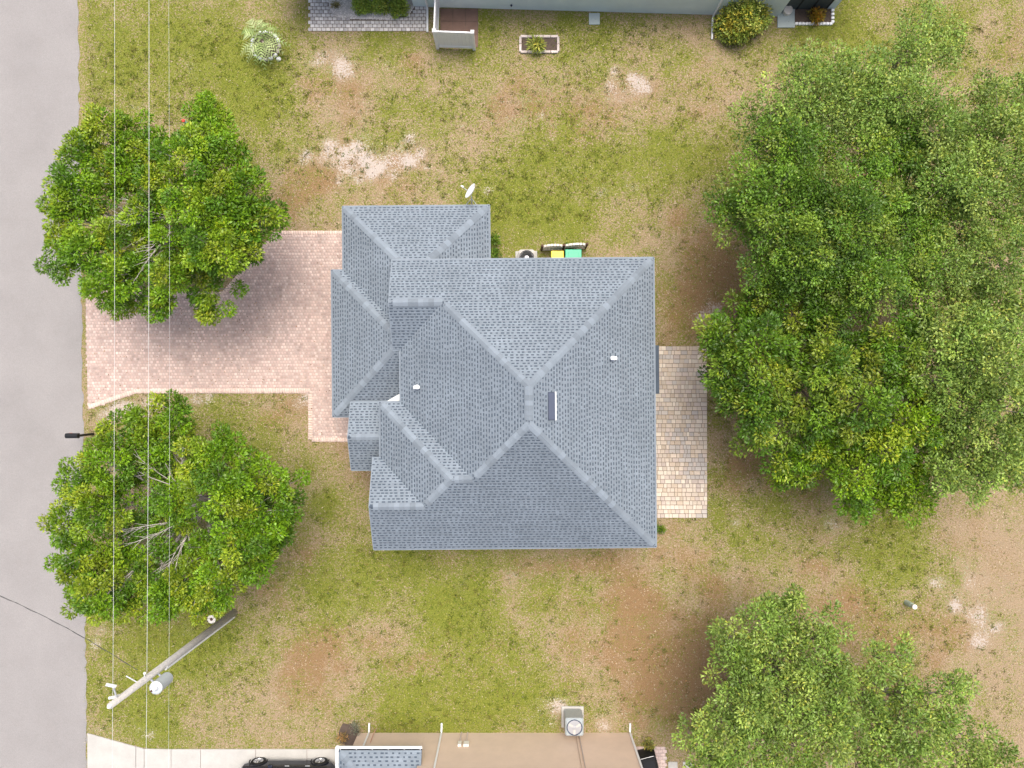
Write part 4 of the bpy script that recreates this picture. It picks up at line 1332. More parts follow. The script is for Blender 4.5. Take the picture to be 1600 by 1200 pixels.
# ------------------------------------------------------------------ utility pole and wires
def pole_and_wires():
    base, top = Vector(P(366, 957, 0)), Vector(P(172, 1103, 9.4))
    t = thing('utility_pole', 'grey wooden utility pole with a pale transformer by the street', 'utility pole', base, 0)
    ax = top - base

    def at(z):
        return ax * (z / 9.4)
    MB().path([(0, 0, -.05), at(4.5), ax], [.16, .135, .105], 14).build('pole', M_wood, t, smooth=True)
    MB().tube(at(.3) + Vector((.13, -.12, 0)), at(6.2) + Vector((.11, -.11, 0)), .035, n=8).build('conduit', M_white, t)
    # transformer
    c = at(6.9) + Vector((.34, -.30, 0))
    tr = MB().lathe([(.19, -.42), (.22, -.39), (.22, .36), (.23, .38), (.23, .42), (.18, .46), (.05, .49)], c, 22).build('transformer', M_trans, t, smooth=False)
    MB().lathe([(.05, .5), (.06, .56), (.035, .60), (.05, .64), (.03, .70)], c + Vector((.06, .02, 0)), 10).build('bushing', M_white, tr)
    MB().lathe([(.035, .49), (.035, .52)], c + Vector((-.12, -.08, 0)), 10).build('bushing', M_brown, tr)
    for dz in (-.25, .25):
        MB().box(at(6.9 + dz) + Vector((.13, -.115, 0)), (.22, .06, .05), -.72).build('bracket', M_galv, t)
    # arms and insulators
    w1 = Vector(P(172, 1092, 9.3)) - base
    w2 = Vector(P(226, 1052, 7.4)) - base
    w3 = Vector(P(260, 1042, 6.1)) - base
    MB().tube(at(9.0), at(9.0) + Vector((-.05, .45, .12)), .03).build('arm', M_galv, t)
    MB().tube(at(9.0) + Vector((-.05, .45, .0)), at(9.0) + Vector((-.28, .58, .15)), .055, .05, 10).build('cutout_fuse', M_white, t)
    MB().tube(at(8.8) + Vector((-.05, .05, 0)), at(8.8) + Vector((-.22, .12, .30)), .06, .045, 10).build('surge_arrester', M_white, t)
    MB().lathe([(.02, -.05), (.06, -.03), (.05, 0), (.065, .04), (.03, .09)], ax + Vector((0, 0, .03)), 12).build('insulator', M_white, t)
    MB().tube(at(7.4), w2, .025).build('arm', M_galv, t)
    MB().lathe([(.03, -.04), (.05, 0), (.03, .04)], w2, 10).build('insulator', M_white, t)
    MB().tube(at(6.1), w3, .025).build('arm', M_galv, t)
    MB().lathe([(.03, -.04), (.05, 0), (.03, .04)], w3, 10).build('insulator', M_white, t)
    MB().tube(at(7.7), at(7.7) + Vector((-.42, .30, .08)), .022).build('arm', M_galv, t)
    # wires
    for (a, b, z, r_, m, lab) in (((180, 0), (172, 1100), 9.45, .005, M_wire, 'topmost thin pale power wire running along the street above the front trees'),
                                  ((234, 0), (226, 1052), 7.4, .0062, M_wire, 'middle pale power wire above the front trees, at transformer height'),
                                  ((265, 0), (261, 1042), 6.1, .0035, M_wire, 'lowest fine wire above the front trees, nearest the house')):
        A, B = Vector(P(*a, z)), Vector(P(*b, z))
        d = (B - A) / (B - A).length
        pts = []
        for k in range(33):
            y = -24 + 48 * k / 32
            f = (A.y - y) / (A.y - B.y)
            p = A.lerp(B, f)
            pts.append((p.x, y, z - .15 + .15 * (abs(y + 10) / 20) ** 2 - (0 if True else 0)))
        o = MB().path(pts, [r_] * len(pts), 5).build('power_wire', m)
        tag(o, lab, 'wire', 'overhead wires along the street')
    a = Vector(P(215, 1047, 7.2))
    b = Vector(P(-60, 905, 6.4))
    pts = []
    for k in range(25):
        f = k / 24
        p = a.lerp(b, f)
        pts.append((p.x, p.y, p.z - .5 * math.sin(math.pi * f) * .6))
    mb = MB().path(pts, [.008] * 25, 5)
    tw = [(p[0] + .022 * math.sin(i * 1.9), p[1] + .022 * math.cos(i * 1.9), p[2] + .01) for i, p in enumerate(pts)]
    mb.path(tw, [.007] * 25, 5)
    o = mb.build('service_cable', M_wired)
    tag(o, 'dark twisted service cable crossing above the street from the pole', 'cable', 'overhead wires along the street')


pole_and_wires()


# ------------------------------------------------------------------ neighbour to the north
def north_neighbour():
    yb = P(0, 18)[1]
    x0, x1 = P(646, 0)[0], P(1304, 0)[0]
    h = thing('blue_house', 'pale blue stucco house with a shaded side yard, bushes and white fence', 'house', (0, 0, 0), 0)
    w = MB()
    pts = [P(646, 10)[:2], P(668, 11)[:2], P(747, 13)[:2], P(1216, 26)[:2], P(1216, 14)[:2], P(1304, 14)[:2]]
    back = 29.0
    w.prism(pts + [(pts[-1][0], back), (pts[0][0], back)], 0, 2.7)
    wl_ = w.build('wall', M_bluewall, h)
    # recessed front wing behind the bushes
    MB().prism([P(470, -18)[:2], P(646, -16)[:2], (P(646, 0)[0], back), (P(470, 0)[0], back)], 0, 2.68).build('front_wall', M_bluewall, h)
    # plinth line
    for a, b in zip(pts[1:4], pts[2:5]):
        pass
    # roof beyond the frame
    ov = .42
    rx0, rx1, ry0 = P(470, 0)[0] - ov, x1 + ov, yb - ov + .25
    rr = MB()
    cy = (ry0 + back) / 2
    run = cy - ry0
    rr.add([(rx0, ry0, 2.7), (rx1, ry0, 2.7), (rx1, back + ov, 2.7), (rx0, back + ov, 2.7), (rx0 + run, cy, 2.7 + .42 * run), (rx1 - run, cy, 2.7 + .42 * run)],
           [(3, 2, 1, 0), (0, 1, 5, 4), (1, 2, 5), (2, 3, 4, 5), (3, 0, 4)])
    rr.build('roof', M_roofbase, h)
    # screened porch opening
    ox0, ox1, oy = P(1221, 0)[0], P(1290, 0)[0], P(0, 14)[1]
    s_ = MB().bb(ox0, ox1, oy - .03, oy + .02, .05, 2.4).build('screen', M_screen, h)
    for xx in np.linspace(ox0, ox1, 4):
        MB().bb(xx - .03, xx + .03, oy - .05, oy - .028, .05, 2.4).build('mullion', M_dark, s_)
    bx, by, _ = P(799, 15)
    sp = MB().tube((bx, by + .05, .45), (bx, by - .12, .45), .02).build('spigot', M_galv, h)
    MB().lathe([(.05, 0), (.05, .015), (.01, .02)], (bx, by - .07, .47), 10).build('handle', M_ventd, sp)
    dx, dy, _ = P(1113, 26)
    d = MB().path([(dx, dy - .05, 2.5), (dx, dy - .05, .16), (dx, dy - .12, .07), (dx - .03, P(0, 62)[1], .05)], [.045] * 4, 6).build('downspout', M_white, h)
    lx, ly, _ = P(1228, 17)
    MB().lathe([(.16, .0), (.19, .12), (.20, .30), (.17, .32), (.15, .28), (.02, .28)], (lx, ly - .1, .0), 16).build('plant_pot', M_cream)
    tag(bpy.data.objects['plant_pot'], 'round cream pot at the corner of the grey slab', 'pot')

    # slab and stepping pads
    for a, b, nm, lab, mm in (((1214, -5), (1241, 44), 'porch_slab', 'grey concrete slab at the porch of the blue house', M_greypad),):
        p, q = P(*a), P(*b)
        o = MB().bb(p[0], q[0], q[1], P(0, 15)[1], .002, .07, .01).build(nm, mm, None, kind='structure')
        tag(o, lab, 'slab')
    p, q = P(920, 21), P(937, 39)
    o = MB().bb(p[0], q[0], q[1], p[1], .002, .05, .01).build('wall_slab', M_greypad, None, kind='structure')
    tag(o, 'small grey slab against the blue house wall', 'slab')
    # brown pad inside the fence
    p, q = P(688, 13), P(747, 74)
    o = MB().bb(p[0], q[0], q[1], p[1] - .02, .002, .02).build('brown_pad', M_pjoint, None, kind='structure')
    tag(o, 'dark brown tiled pad behind the white fence', 'pad')
    nx, ny = 3, 3
    for i in range(nx):
        for j in range(ny):
            a0, a1 = p[0] + (q[0] - p[0]) * i / nx + .008, p[0] + (q[0] - p[0]) * (i + 1) / nx - .008
            b0, b1 = q[1] + (p[1] - .02 - q[1]) * j / ny + .008, q[1] + (p[1] - .02 - q[1]) * (j + 1) / ny - .008
            MB().bb(a0, a1, b0, b1, .012, .035, .005).build('tile', M_brownpad, o)
    # white vinyl fence: a front panel and a side panel
    f = thing('vinyl_fence', 'white vinyl privacy fence round the brown pad', 'fence', P(683, 75), 0)
    o = Vector(P(683, 75))
    a, b, c = Vector(P(684, 75)) - o, Vector(P(741, 77)) - o, Vector(P(686, 8)) - o
    for q in (a, b, a.lerp(c, .97)):
        p_ = MB().box((q.x, q.y, .80), (.13, .13, 1.60), 0, .012).build('post', M_white, f)
        MB().add([(q.x - .08, q.y - .08, 1.60), (q.x + .08, q.y - .08, 1.60), (q.x + .08, q.y + .08, 1.60), (q.x - .08, q.y + .08, 1.60), (q.x, q.y, 1.68)],
                 [(3, 2, 1, 0), (0, 1, 4), (1, 2, 4), (2, 3, 4), (3, 0, 4)]).build('post_cap', M_white, p_)
    for A, B in ((a, b), (a, c)):
        ang = math.atan2(B.y - A.y, B.x - A.x)
        L = (B - A).length
        for zz in (.18, 1.46):
            m = A.lerp(B, .5)
            MB().box((m.x, m.y, zz), (L - .12, .06, .15), ang, .008).build('rail', M_white, f)
        n = int(L / .16)
        for i in range(n):
            m = A.lerp(B, (i + .5) / n)
            if .07 < (i + .5) / n * L < L - .07:
                MB().box((m.x, m.y, .82), (L / n - .006, .022, 1.14), ang).build('board', M_white, f)
    p, q = P(668, 11), P(668, 51)
    o = MB().path([(p[0], p[1] - .05, 1.9), (p[0], p[1] - .05, .16), (p[0], p[1] - .14, .075), (q[0], q[1], .06)], [.05] * 4, 6).build('downspout', M_white, None)
    tag(o, 'white downspout with a long outlet lying beside the grey paver patio', 'downspout')

    # grey paver patio with gravel bed
    o = MB().prism(NPATIO, .002, .022).build('side_patio', M_pjoint, None, kind='structure')
    tag(o, 'pale grey paver patio round a white gravel bed', 'patio')
    greys = [(.52, .50, .48), (.58, .56, .54), (.46, .44, .43), (.62, .60, .58)]
    V, Fq, c, _ = paver_field(NPATIO, (.20, .16), .002, greys, .014, .036)
    cx = V.reshape(-1, 8, 3)[:, :4].mean(1)
    BED = [P(*p_)[:2] for p_ in ((512, -40), (514, 12), (522, 26), (550, 30), (600, 31), (640, 22), (650, 8), (650, -40))]
    ok = ~in_poly(cx[:, 0], cx[:, 1], BED)
    V = V.reshape(-1, 8, 3)[ok].reshape(-1, 3)
    c = c.reshape(-1, 8, 3)[ok].reshape(-1, 3)
    Fq = Fq[:ok.sum() * 5]
    np_mesh('pavers', V, Fq, M_paver, o, 'stuff', c)
    bedo = MB().prism(BED, .003, .026).build('gravel_base', mat('pale_grit', (.50, .48, .45), .95, .2, 20), o, kind='stuff')
    # gravel stones
    n = 5200
    bxs = np.array(BED)
    gx = rng.uniform(bxs[:, 0].min(), bxs[:, 0].max(), n * 2)
    gy = rng.uniform(bxs[:, 1].min(), bxs[:, 1].max(), n * 2)
    k = in_poly(gx, gy, BED)
    gx, gy = gx[k][:n], gy[k][:n]
    n = len(gx)
    s = rng.uniform(.018, .045, n)
    base = np.array([(1, 0, 0), (0, 1, 0), (-1, 0, 0), (0, -1, 0), (0, 0, .8)])
    V = base[None] * s[:, None, None] * rng.uniform(.6, 1.2, (n, 5, 1)) + np.stack([gx, gy, np.full(n, .027)], 1)[:, None, :]
    f = np.array([(0, 1, 4), (1, 2, 4), (2, 3, 4), (3, 0, 4)])
    c = np.repeat(np.array([.68, .65, .62]) * rng.uniform(.6, 1.2, (n, 1)), 5, axis=0)
    g = np_mesh('gravel_bed', V.reshape(-1, 3), (f[None] + (np.arange(n) * 5)[:, None, None]).reshape(-1, 3), M_gravel, None, 'stuff', c)
    tag(g, 'white gravel bed under the three round bushes', 'gravel')
    LIME = [(0.275, 0.400, 0.062), (0.325, 0.450, 0.075), (0.225, 0.338, 0.050), (0.375, 0.450, 0.100)]
    for i, (px, py, r_, sd_, lab) in enumerate(((567, 6, 16, 61, 'round lime green bush in white gravel, first along from the street'),
                                                (593, 7, 12, 62, 'small lime green bush in white gravel, middle of three'),
                                                (621, 8, 17, 63, 'round lime green bush in white gravel, beside the white downspout'))):
        bush('bush', lab, 'bush', px, py, r_, .7, LIME, 60, 36, .09, .05, 'bushes in the gravel bed', sd_, .14)
    bush('small_plant', 'tiny wilted yellowish plant alone in the white gravel', 'plant', 526, 9, 6, .3, [(.35, .27, .08), (.2, .2, .06)], 8, 18, .1, .03, None, 64, .1)
    CIT = [(0.228, 0.312, 0.048), (0.276, 0.360, 0.060), (0.180, 0.264, 0.042), (0.504, 0.456, 0.060), (0.336, 0.372, 0.072)]
    bush('citrus_bush', 'large round yellow flecked citrus bush against the blue house wall', 'bush', 1165, 20, 46, 1.7, CIT, 260, 50, .12, .06, None, 65, .26)

    # croton bed with white edging
    cp = [P(1241, 38), P(1300, 38), P(1300, 14)]
    t = thing('flower_bed', 'flower bed edged with white stones at the blue house porch', 'flower bed', P(1270, 28), 0)
    o = Vector(P(1270, 28))
    MB().bb(P(1241, 0)[0] - o.x, P(1300, 0)[0] - o.x, P(0, 38)[1] - o.y, P(0, 15)[1] - o.y, .0, .035).build('soil', M_mulch, t)
    k = 0
    for a, b in ((cp[0], cp[1]), (cp[1], cp[2])):
        A, B = Vector(a) - o, Vector(b) - o
        n = max(3, int((B - A).length / .15))
        for i in range(n):
            m = A.lerp(B, (i + .5) / n)
            MB().box((m.x, m.y, .05), (.14, .12, .11), random.uniform(-.3, .3), .02).build('stone', M_white, t)
    bush('croton', 'yellow orange croton plant in the white-edged flower bed', 'plant', 1276, 25, 12, .5, [(.42, .30, .03), (.38, .20, .03), (.25, .22, .04), (.2, .12, .03)], 30, 26, .13, .04, None, 66, .14)
    # garden bed on the lawn
    t = thing('garden_bed', 'rectangular lawn garden bed edged with pale blocks', 'garden bed', P(843, 70), 0)
    o = Vector(P(843, 70))
    c4 = [Vector(P(*q)) - o for q in ((813, 58), (872, 58), (872, 82), (813, 82))]
    MB().prism([(q.x, q.y) for q in c4[::-1]], 0, .03).build('soil', M_mulch, t)
    for i in range(4):
        A, B = c4[i], c4[(i + 1) % 4]
        ang = math.atan2(B.y - A.y, B.x - A.x)
        L = (B - A).length
        n = max(2, int(L / .29))
        for j in range(n):
            m = A.lerp(B, (j + .5) / n)
            MB().box((m.x, m.y, .05), (L / n - .02, .11, .11 + random.uniform(-.01, .01)), ang + random.uniform(-.03, .03), .012).build('block', M_brick, t)
    bush('spiky_plant', 'yellow green spiky plant in the lawn garden bed', 'plant', 839, 67, 11, .7, [(.30, .36, .05), (.22, .30, .04), (.38, .40, .08)], 16, 22, .26, .035, None, 67, .13)
    # young palm in a ring of stones
    t = thing('stone_ring', 'ring of white painted stones round the young palm', 'stone ring', P(412, 68), 0)
    R = .62
    for i in range(16):
        a = 2 * math.pi * i / 16
        MB().box((R * math.cos(a) + .1, R * math.sin(a) - .12, .05), (.2, .13, .12), a + math.pi / 2 + random.uniform(-.15, .15), .03).build('stone', M_white if i % 3 else M_brick, t)
    MB().lathe([(.56, 0), (.5, .03), (.02, .05)], (.1, -.12, 0), 18).build('soil', M_mulch, t)
    o = MB().box((0, 0, .05), (.2, .17, .12), .4, .04).build('loose_stone', M_white)
    o.location = P(436, 93)
    tag(o, 'loose white stone on the grass beside the palm ring', 'stone')
    x, y, _ = P(408, 62, .8)
    t = thing('young_palm', 'small pale green fan of palm fronds in a stone ring', 'palm', (x, y, 0), 0)
    MB().path([(0, 0, -.02), (0, 0, .3), (.02, 0, .6)], [.09, .08, .06], 8).build('trunk', M_barkd, t)
    for i in range(16):
        a = 2 * math.pi * i / 16 + random.uniform(-.15, .15)
        L = random.uniform(.85, 1.15)
        rise = random.uniform(.25, .7)
        V, C, Fs = [], [], []
        spine = [Vector((math.cos(a) * L * f, math.sin(a) * L * f, .6 + rise * math.sin(f * 2.3) - .45 * f * f)) for f in np.linspace(0, 1, 10)]
        sdv = Vector((-math.sin(a), math.cos(a), 0))
        cc = np.array(random.choice([(.30, .40, .14), (.26, .36, .11), (.38, .46, .20)]))
        for j in range(1, 10):
            for sg in (-1, 1):
                ll = .30 * math.sin(math.pi * (j / 10) ** .7) + .05
                d = (sdv * sg + (spine[j] - spine[j - 1]).normalized() * .8).normalized()
                b = len(V)
                w = (spine[j] - spine[j - 1]).normalized() * .042
                V += [spine[j] - w, spine[j] + w, spine[j] + d * ll + Vector((0, 0, -.06))]
                C += [cc * random.uniform(.8, 1.2)] * 3
                Fs.append((b, b + 1, b + 2))
        np_mesh('frond', np.array([tuple(v) for v in V]), np.array(Fs), M_leaf, t, None, np.array(C))


north_neighbour()


# ------------------------------------------------------------------ neighbour to the south
def south_neighbour():
    Y = P(0, 1145)[1]
    x0, x1 = P(560, 0)[0], P(986, 0)[0]
    h = thing('tan_house', 'peach stucco house with white downspouts and a low shingled garage roof', 'house', (0, 0, 0), 0)
    gx1 = -3.9
    MB().bb(gx1, x1, -29, Y, 0, 3.3).build('wall', M_tanwall, h)
    MB().bb(x0, gx1 - .003, -24, Y, 0, 2.5).build('garage_wall', M_tanwall, h)
    # main roof just outside the frame
    ry = Y + .10
    rr = MB()
    cy = (ry - 29) / 2
    rr.add([(gx1 - .1, ry, 3.3), (x1 + .1, ry, 3.3), (x1 + .1, -29, 3.3), (gx1 - .1, -29, 3.3), (gx1 + 4, cy, 5.6), (x1 - 4, cy, 5.6)],
           [(0, 1, 2, 3), (5, 1, 0, 4), (5, 2, 1), (4, 3, 2, 5), (4, 0, 3)])
    rr.build('roof', M_roofbase, h)
    # garage roof with gutters
    ge, gs = 2.55, .40
    gy, gx0, gxe = P(0, 1172, ge)[1], P(529, 0, ge)[0], P(659, 0, ge)[0]
    m = 3.2
    pl = [([(gx0, gy), (gx0 + m, gy - m), (gxe, gy - m), (gxe, gy)], (0, gy), (0, -1)),
          ([(gx0, gy - 2 * m), (gx0 + m, gy - m), (gx0, gy)], (gx0, 0), (1, 0))]
    g = roof_body(pl, gs, ge, 'garage_roof', h)
    shingles(pl, gs, ge, 'shingles', g, pitch=.135, tooth=.24)
    caps((gx0, gy, ge), (gx0 + m, gy - m, ge + gs * m), cap_mesh(gs * .7), g)

    def gutter(a, b):
        A, B = Vector((*a, ge - .02)), Vector((*b, ge - .02))
        d = (B - A).normalized()
        n = Vector((d.y, -d.x, 0))
        gt = MB()
        prof = [(.0, .0), (.0, -.10), (.10, -.10), (.125, 0), (.14, 0), (.115, -.115), (-.012, -.115), (-.012, 0)]
        vs = []
        for q in (A, B):
            vs += [q + n * p[0] + Vector((0, 0, p[1])) for p in prof]
        k = len(prof)
        gt.add(vs, [(i, (i + 1) % k, k + (i + 1) % k, k + i) for i in range(k)] + [tuple(range(k)), tuple(range(2 * k - 1, k - 1, -1))])
        go = gt.build('gutter', M_white, g)
        L = (B - A).length
        nn = max(2, int(L / .65))
        for i in range(nn + 1):
            c = A + d * (L * (.02 + .96 * i / nn)) + n * .06
            MB().box(c + Vector((0, 0, .0)), (.14, .025, .012), math.atan2(n.y, n.x)).build('strap', M_white, go)
    gutter((gxe, gy), (gx0, gy))
    gutter((gx0, gy + .12), (gx0, gy - 4))
    # downspouts
    for px, top, elbow in ((577, 2.45, True), (690, 3.25, False), (986, 3.25, False)):
        x, y, _ = P(px, 1145)
        x = min(x, x1 - .06)
        pts = [(x, y + .05, top), (x, y + .05, .18), (x, y + .10, .08), (x + .01, P(0, 1129)[1], .06)]
        MB().path(pts, [.045] * 4, 6).build('downspout', M_white, h)
    # pipes and meter boxes on the wall
    x = P(900, 0)[0]
    MB().tube((x, Y + .04, .5), (x, Y + .04, 3.2), .035).build('line_set', M_tanwall, h)
    MB().tube((x + .12, Y + .03, .3), (x + .12, Y + .03, 3.2), .02).build('conduit', M_brick, h)
    for px, z, w in ((721, 1.05, .16), (731, 1.05, .24)):
        x = P(px, 0)[0]
        b = MB().bb(x - w / 2, x + w / 2, Y, Y + .10, z - .15, z + .18, .01).build('meter_box', M_cream, h)
        MB().tube((x, Y + .05, .05), (x, Y + .05, z - .14), .02).build('conduit', M_brick, b)
    x = P(585, 0)[0]
    MB().path([(x, Y + .03, .9), (x + .02, Y + .1, .5), (x + .06, Y + .2, .05)], [.02] * 3, 6).build('drain_pipe', mat('copper_pipe', (.5, .27, .2), .5, .1, 4), h)

    # condenser
    p0, p1 = P(880, 1105), P(909, 1105)
    xc = (p0[0] + p1[0]) / 2
    t = thing('air_conditioner', 'blue grey louvred air conditioner standing by the peach wall', 'air conditioner', (xc, p0[1] - .41, 0), 0)
    MB().box((0, 0, .04), (1.0, .95, .08), 0, .015).build('pad', M_conc, t)
    MB().box((0, 0, .56), (.78, .78, .96), 0, .05).build('case', M_acgrey, t)
    MB().lathe([(.345, 1.035), (.345, 1.06), (.31, 1.06), (.31, 1.042)], (0, 0, 0), 28).build('fan_ring', M_ventd, t)
    MB().lathe([(.31, 1.04), (.30, 1.043), (.01, 1.043)], (0, 0, 0), 28).build('fan_well', M_steel, t)
    MB().lathe([(.09, 1.043), (.09, 1.075), (.02, 1.08)], (0, 0, 0), 14).build('hub', M_steel, t)
    for i in range(3):
        a = i * 2.094 + .5
        MB().box((math.cos(a) * .19, math.sin(a) * .19, 1.055), (.22, .10, .008), a).build('blade', M_acbeige, t)
    for side in range(4):
        b = MB()
        a = side * math.pi / 2
        for i in range(13):
            u = -.33 + i * .055
            cx, cy_ = math.cos(a) * .394 - math.sin(a) * u, math.sin(a) * .394 + math.cos(a) * u
            b.box((cx, cy_, .56), (.014, .018, .84), a)
        b.build('louvre', M_acbeige, t)

    # paver pad, covered bin, stepping stones
    poly = [P(*q)[:2] for q in ((992, 1260), (1040, 1260), (1040, 1167), (990, 1167))]
    o = MB().prism(poly, .002, .02).build('paver_pad', M_joint, None, kind='structure')
    tag(o, 'pink paver pad at the corner of the tan house', 'pad')
    V, Fq, c, _ = paver_field(poly, (.2, .15), .002, [(.56, .44, .40), (.50, .39, .36), (.60, .50, .46)], .012, .034)
    np_mesh('pavers', V, Fq, M_paver, o, 'stuff', c)
    x, y, _ = P(1013, 1192, .6)
    t = thing('covered_item', 'black covered bulky item on the pink paver pad', 'covered item', (x, y, 0), .25)
    vs = []
    for z, a, b in ((.03, .42, .36), (.55, .40, .34), (.78, .36, .28), (.88, .26, .18)):
        vs += [(-a, -b, z), (a, -b, z), (a, b, z), (-a, b, z)]
    fs = [(3, 2, 1, 0), (12, 13, 14, 15)]
    for r_ in range(3):
        for i in range(4):
            j = (i + 1) % 4
            fs.append((r_ * 4 + i, r_ * 4 + j, r_ * 4 + 4 + j, r_ * 4 + 4 + i))
    MB().add(vs, fs).build('cover', M_black, t)
    MB().tube((-.3, .3, .72), (.3, .3, .72), .015).build('handle', M_steel, t)
    bush('small_plant', 'yellow green plant beside the pink paver pad', 'plant', 1014, 1163, 8, .35, [(.34, .30, .06), (.2, .24, .05)], 12, 20, .14, .035, None, 71, .11)
    for k, px in enumerate((1051, 1074)):
        x, y, _ = P(px, 1196)
        o = MB().box((0, 0, .025), (.42, .36, .05), random.uniform(-.05, .05), .012).build('stepping_stone', M_conc)
        o.location = (x, y, 0)
        tag(o, 'square pale stepping stone %s' % ('next to the pink paver pad' if k == 0 else 'farther from the pink paver pad, under the feathery tree'), 'stepping stone', 'stepping stones')
    # dark bed at the wall corner
    t = thing('mulch_bed', 'dark gravel bed at the garage corner of the tan house', 'mulch bed', P(545, 1148), 0)
    pts = []
    for i in range(18):
        a = 2 * math.pi * i / 18
        r_ = random.uniform(.42, .58)
        pts.append((math.cos(a) * r_ * .95, math.sin(a) * r_ * 1.1))
    MB().prism(pts, 0, .04).build('mulch', M_mulch, t)
    bush('small_plant', 'dry orange leaved plant in the dark gravel bed', 'plant', 534, 1152, 9, .3, [(.42, .25, .10), (.3, .22, .08)], 10, 18, .12, .03, None, 72, .12)
    bush('small_plant', 'grey green low shrub in the dark gravel bed by the downspout', 'plant', 556, 1136, 11, .3, [(.24, .26, .18), (.18, .2, .13)], 14, 24, .07, .025, None, 73, .13)


south_neighbour()


def car():
    cx, cy = P(452, 0)[0] + .1, P(0, 1187, .3)[1] - .92
    t = thing('parked_car', 'dark navy hatchback parked on the pale concrete driveway', 'car', (cx, cy, 0), 0)
    # side outline stations along x: (x, belt half width, roof half width, z bottom, z belt, z top)
    st = [(-2.12, .62, .58, .42, .62, .70), (-1.95, .80, .70, .28, .70, .80), (-1.45, .87, .74, .22, .82, .93), (-.85, .89, .70, .20, .90, 1.02),
          (-.30, .90, .60, .20, .92, 1.40), (.35, .90, .59, .20, .93, 1.47), (1.0, .90, .58, .20, .94, 1.44), (1.60, .88, .58, .22, .95, 1.28),
          (1.95, .82, .60, .28, .92, 1.02), (2.12, .70, .62, .42, .75, .84)]
    vs = []
    for x, bw, rw, zb, zm, zt in st:
        ring = [(-bw * .86, zb), (-bw, zb + .14), (-bw, zm - .1), (-bw * .97, zm), (-rw, zt - .05), (-rw * .75, zt), (rw * .75, zt), (rw, zt - .05), (bw * .97, zm), (bw, zm - .1), (bw, zb + .14), (bw * .86, zb)]
        vs += [(x, y, z) for y, z in ring]
    n = 12
    fs = [tuple(range(n)), tuple(range(len(vs) - 1, len(vs) - 1 - n, -1))]
    for i in range(len(st) - 1):
        for k in range(n):
            j = (k + 1) % n
            fs.append((i * n + k, (i + 1) * n + k, (i + 1) * n + j, i * n + j))
    MB().add(vs, fs).build('body', M_carpaint, t, smooth=False)
    # side glass, set just proud of the body flanks
    for sg in (-1, 1):
        for (i0, i1, a0, a1) in ((3, 4, .45, 1), (4, 5, .06, .94), (5, 6, .06, .94), (6, 7, .06, .8)):
            A, B = st[i0], st[i1]

            def pt(s0, f):
                x = A[0] + (B[0] - A[0]) * s0
                bw, rw, zm, zt = [A[q] + (B[q] - A[q]) * s0 for q in (1, 2, 4, 5)]
                y = bw * .97 + (rw - bw * .97) * f
                z = zm + (zt - .05 - zm) * f
                return (x, sg * (y + .006), z + .004)
            q = [pt(a0, .10), pt(a1, .10), pt(a1, .88), pt(a0, .88)]
            q2 = [(v[0], v[1] - sg * .012, v[2] - .01) for v in q]
            MB().add(q + q2, [(0, 1, 2, 3), (7, 6, 5, 4), (0, 4, 5, 1), (1, 5, 6, 2), (2, 6, 7, 3), (3, 7, 4, 0)]).build('side_window', M_glass, t)
        MB().box((-.62, sg * .99, .98), (.20, .16, .13), 0, .03).build('mirror', M_carpaint, t)
        for x in (.05, .95):
            MB().box((x, sg * .908, .80), (.20, .03, .03), 0, .008).build('door_handle', M_galv, t)
        for x in (-1.37, 1.37):
            w = thing  # wheels are meshes below
            Rm = Matrix.Rotation(math.pi / 2 * -sg, 3, 'X')
            ty = MB().lathe([(.20, -.10), (.30, -.10), (.325, -.07), (.325, .07), (.30, .10), (.215, .10), (.21, .06)], (x, sg * .80, .325), 24, Rm).build('wheel', M_tyre, t, smooth=False)
            MB().lathe([(.215, .05), (.215, .095), (.195, .10), (.185, .07), (.03, .06)], (x, sg * .80, .325), 24, Rm).build('rim', M_rim, ty)
            for k in range(5):
                a = k * 2 * math.pi / 5 + .3
                MB().add([(x + math.cos(a + e) * r_, sg * (.80 + yy), .325 + math.sin(a + e) * r_) for yy in (.075, .098) for (r_, e) in ((.04, -.5), (.19, -.16), (.19, .16), (.04, .5))],
                         [(0, 1, 2, 3), (7, 6, 5, 4), (0, 4, 5, 1), (1, 5, 6, 2), (2, 6, 7, 3), (3, 7, 4, 0)]).build('spoke', M_rim, ty)
            # arch lip
            arc = [(x + math.cos(a) * .385, sg * .905, .325 + math.sin(a) * .385) for a in np.linspace(-.1, math.pi + .1, 12)]
            MB().path(arc, [.03] * 12, 6).build('wheel_arch', M_black, t)
    for sg in (-1, 1):
        MB().box((-2.0, sg * .60, .68), (.22, .26, .12), -sg * .35, .03).build('headlight', M_white, t)
        MB().box((2.02, sg * .64, .80), (.14, .22, .18), sg * .3, .03).build('tail_light', M_red, t)
    for i0, i1, nm in ((3, 4, 'windscreen'), (7, 8, 'rear_window')):
        A, B = st[i0], st[i1]
        q = []
        for (S_, f) in ((A, .12), (B, .12 if nm == 'x' else .0)):
            pass
        za, zb = A[5] + .012, B[5] + .012
        xa, xb = A[0] + (B[0] - A[0]) * .1, A[0] + (B[0] - A[0]) * .92
        z0, z1 = za + (zb - za) * .1, za + (zb - za) * .92
        ya, yb = A[2] * .72, B[2] * .72
        q = [(xa, -ya, z0), (xb, -yb, z1), (xb, yb, z1), (xa, ya, z0)]
        q2 = [(v[0], v[1], v[2] - .02) for v in q]
        MB().add(q + q2, [(0, 1, 2, 3), (7, 6, 5, 4), (0, 4, 5, 1), (1, 5, 6, 2), (2, 6, 7, 3), (3, 7, 4, 0)]).build(nm, M_glass, t)


car()


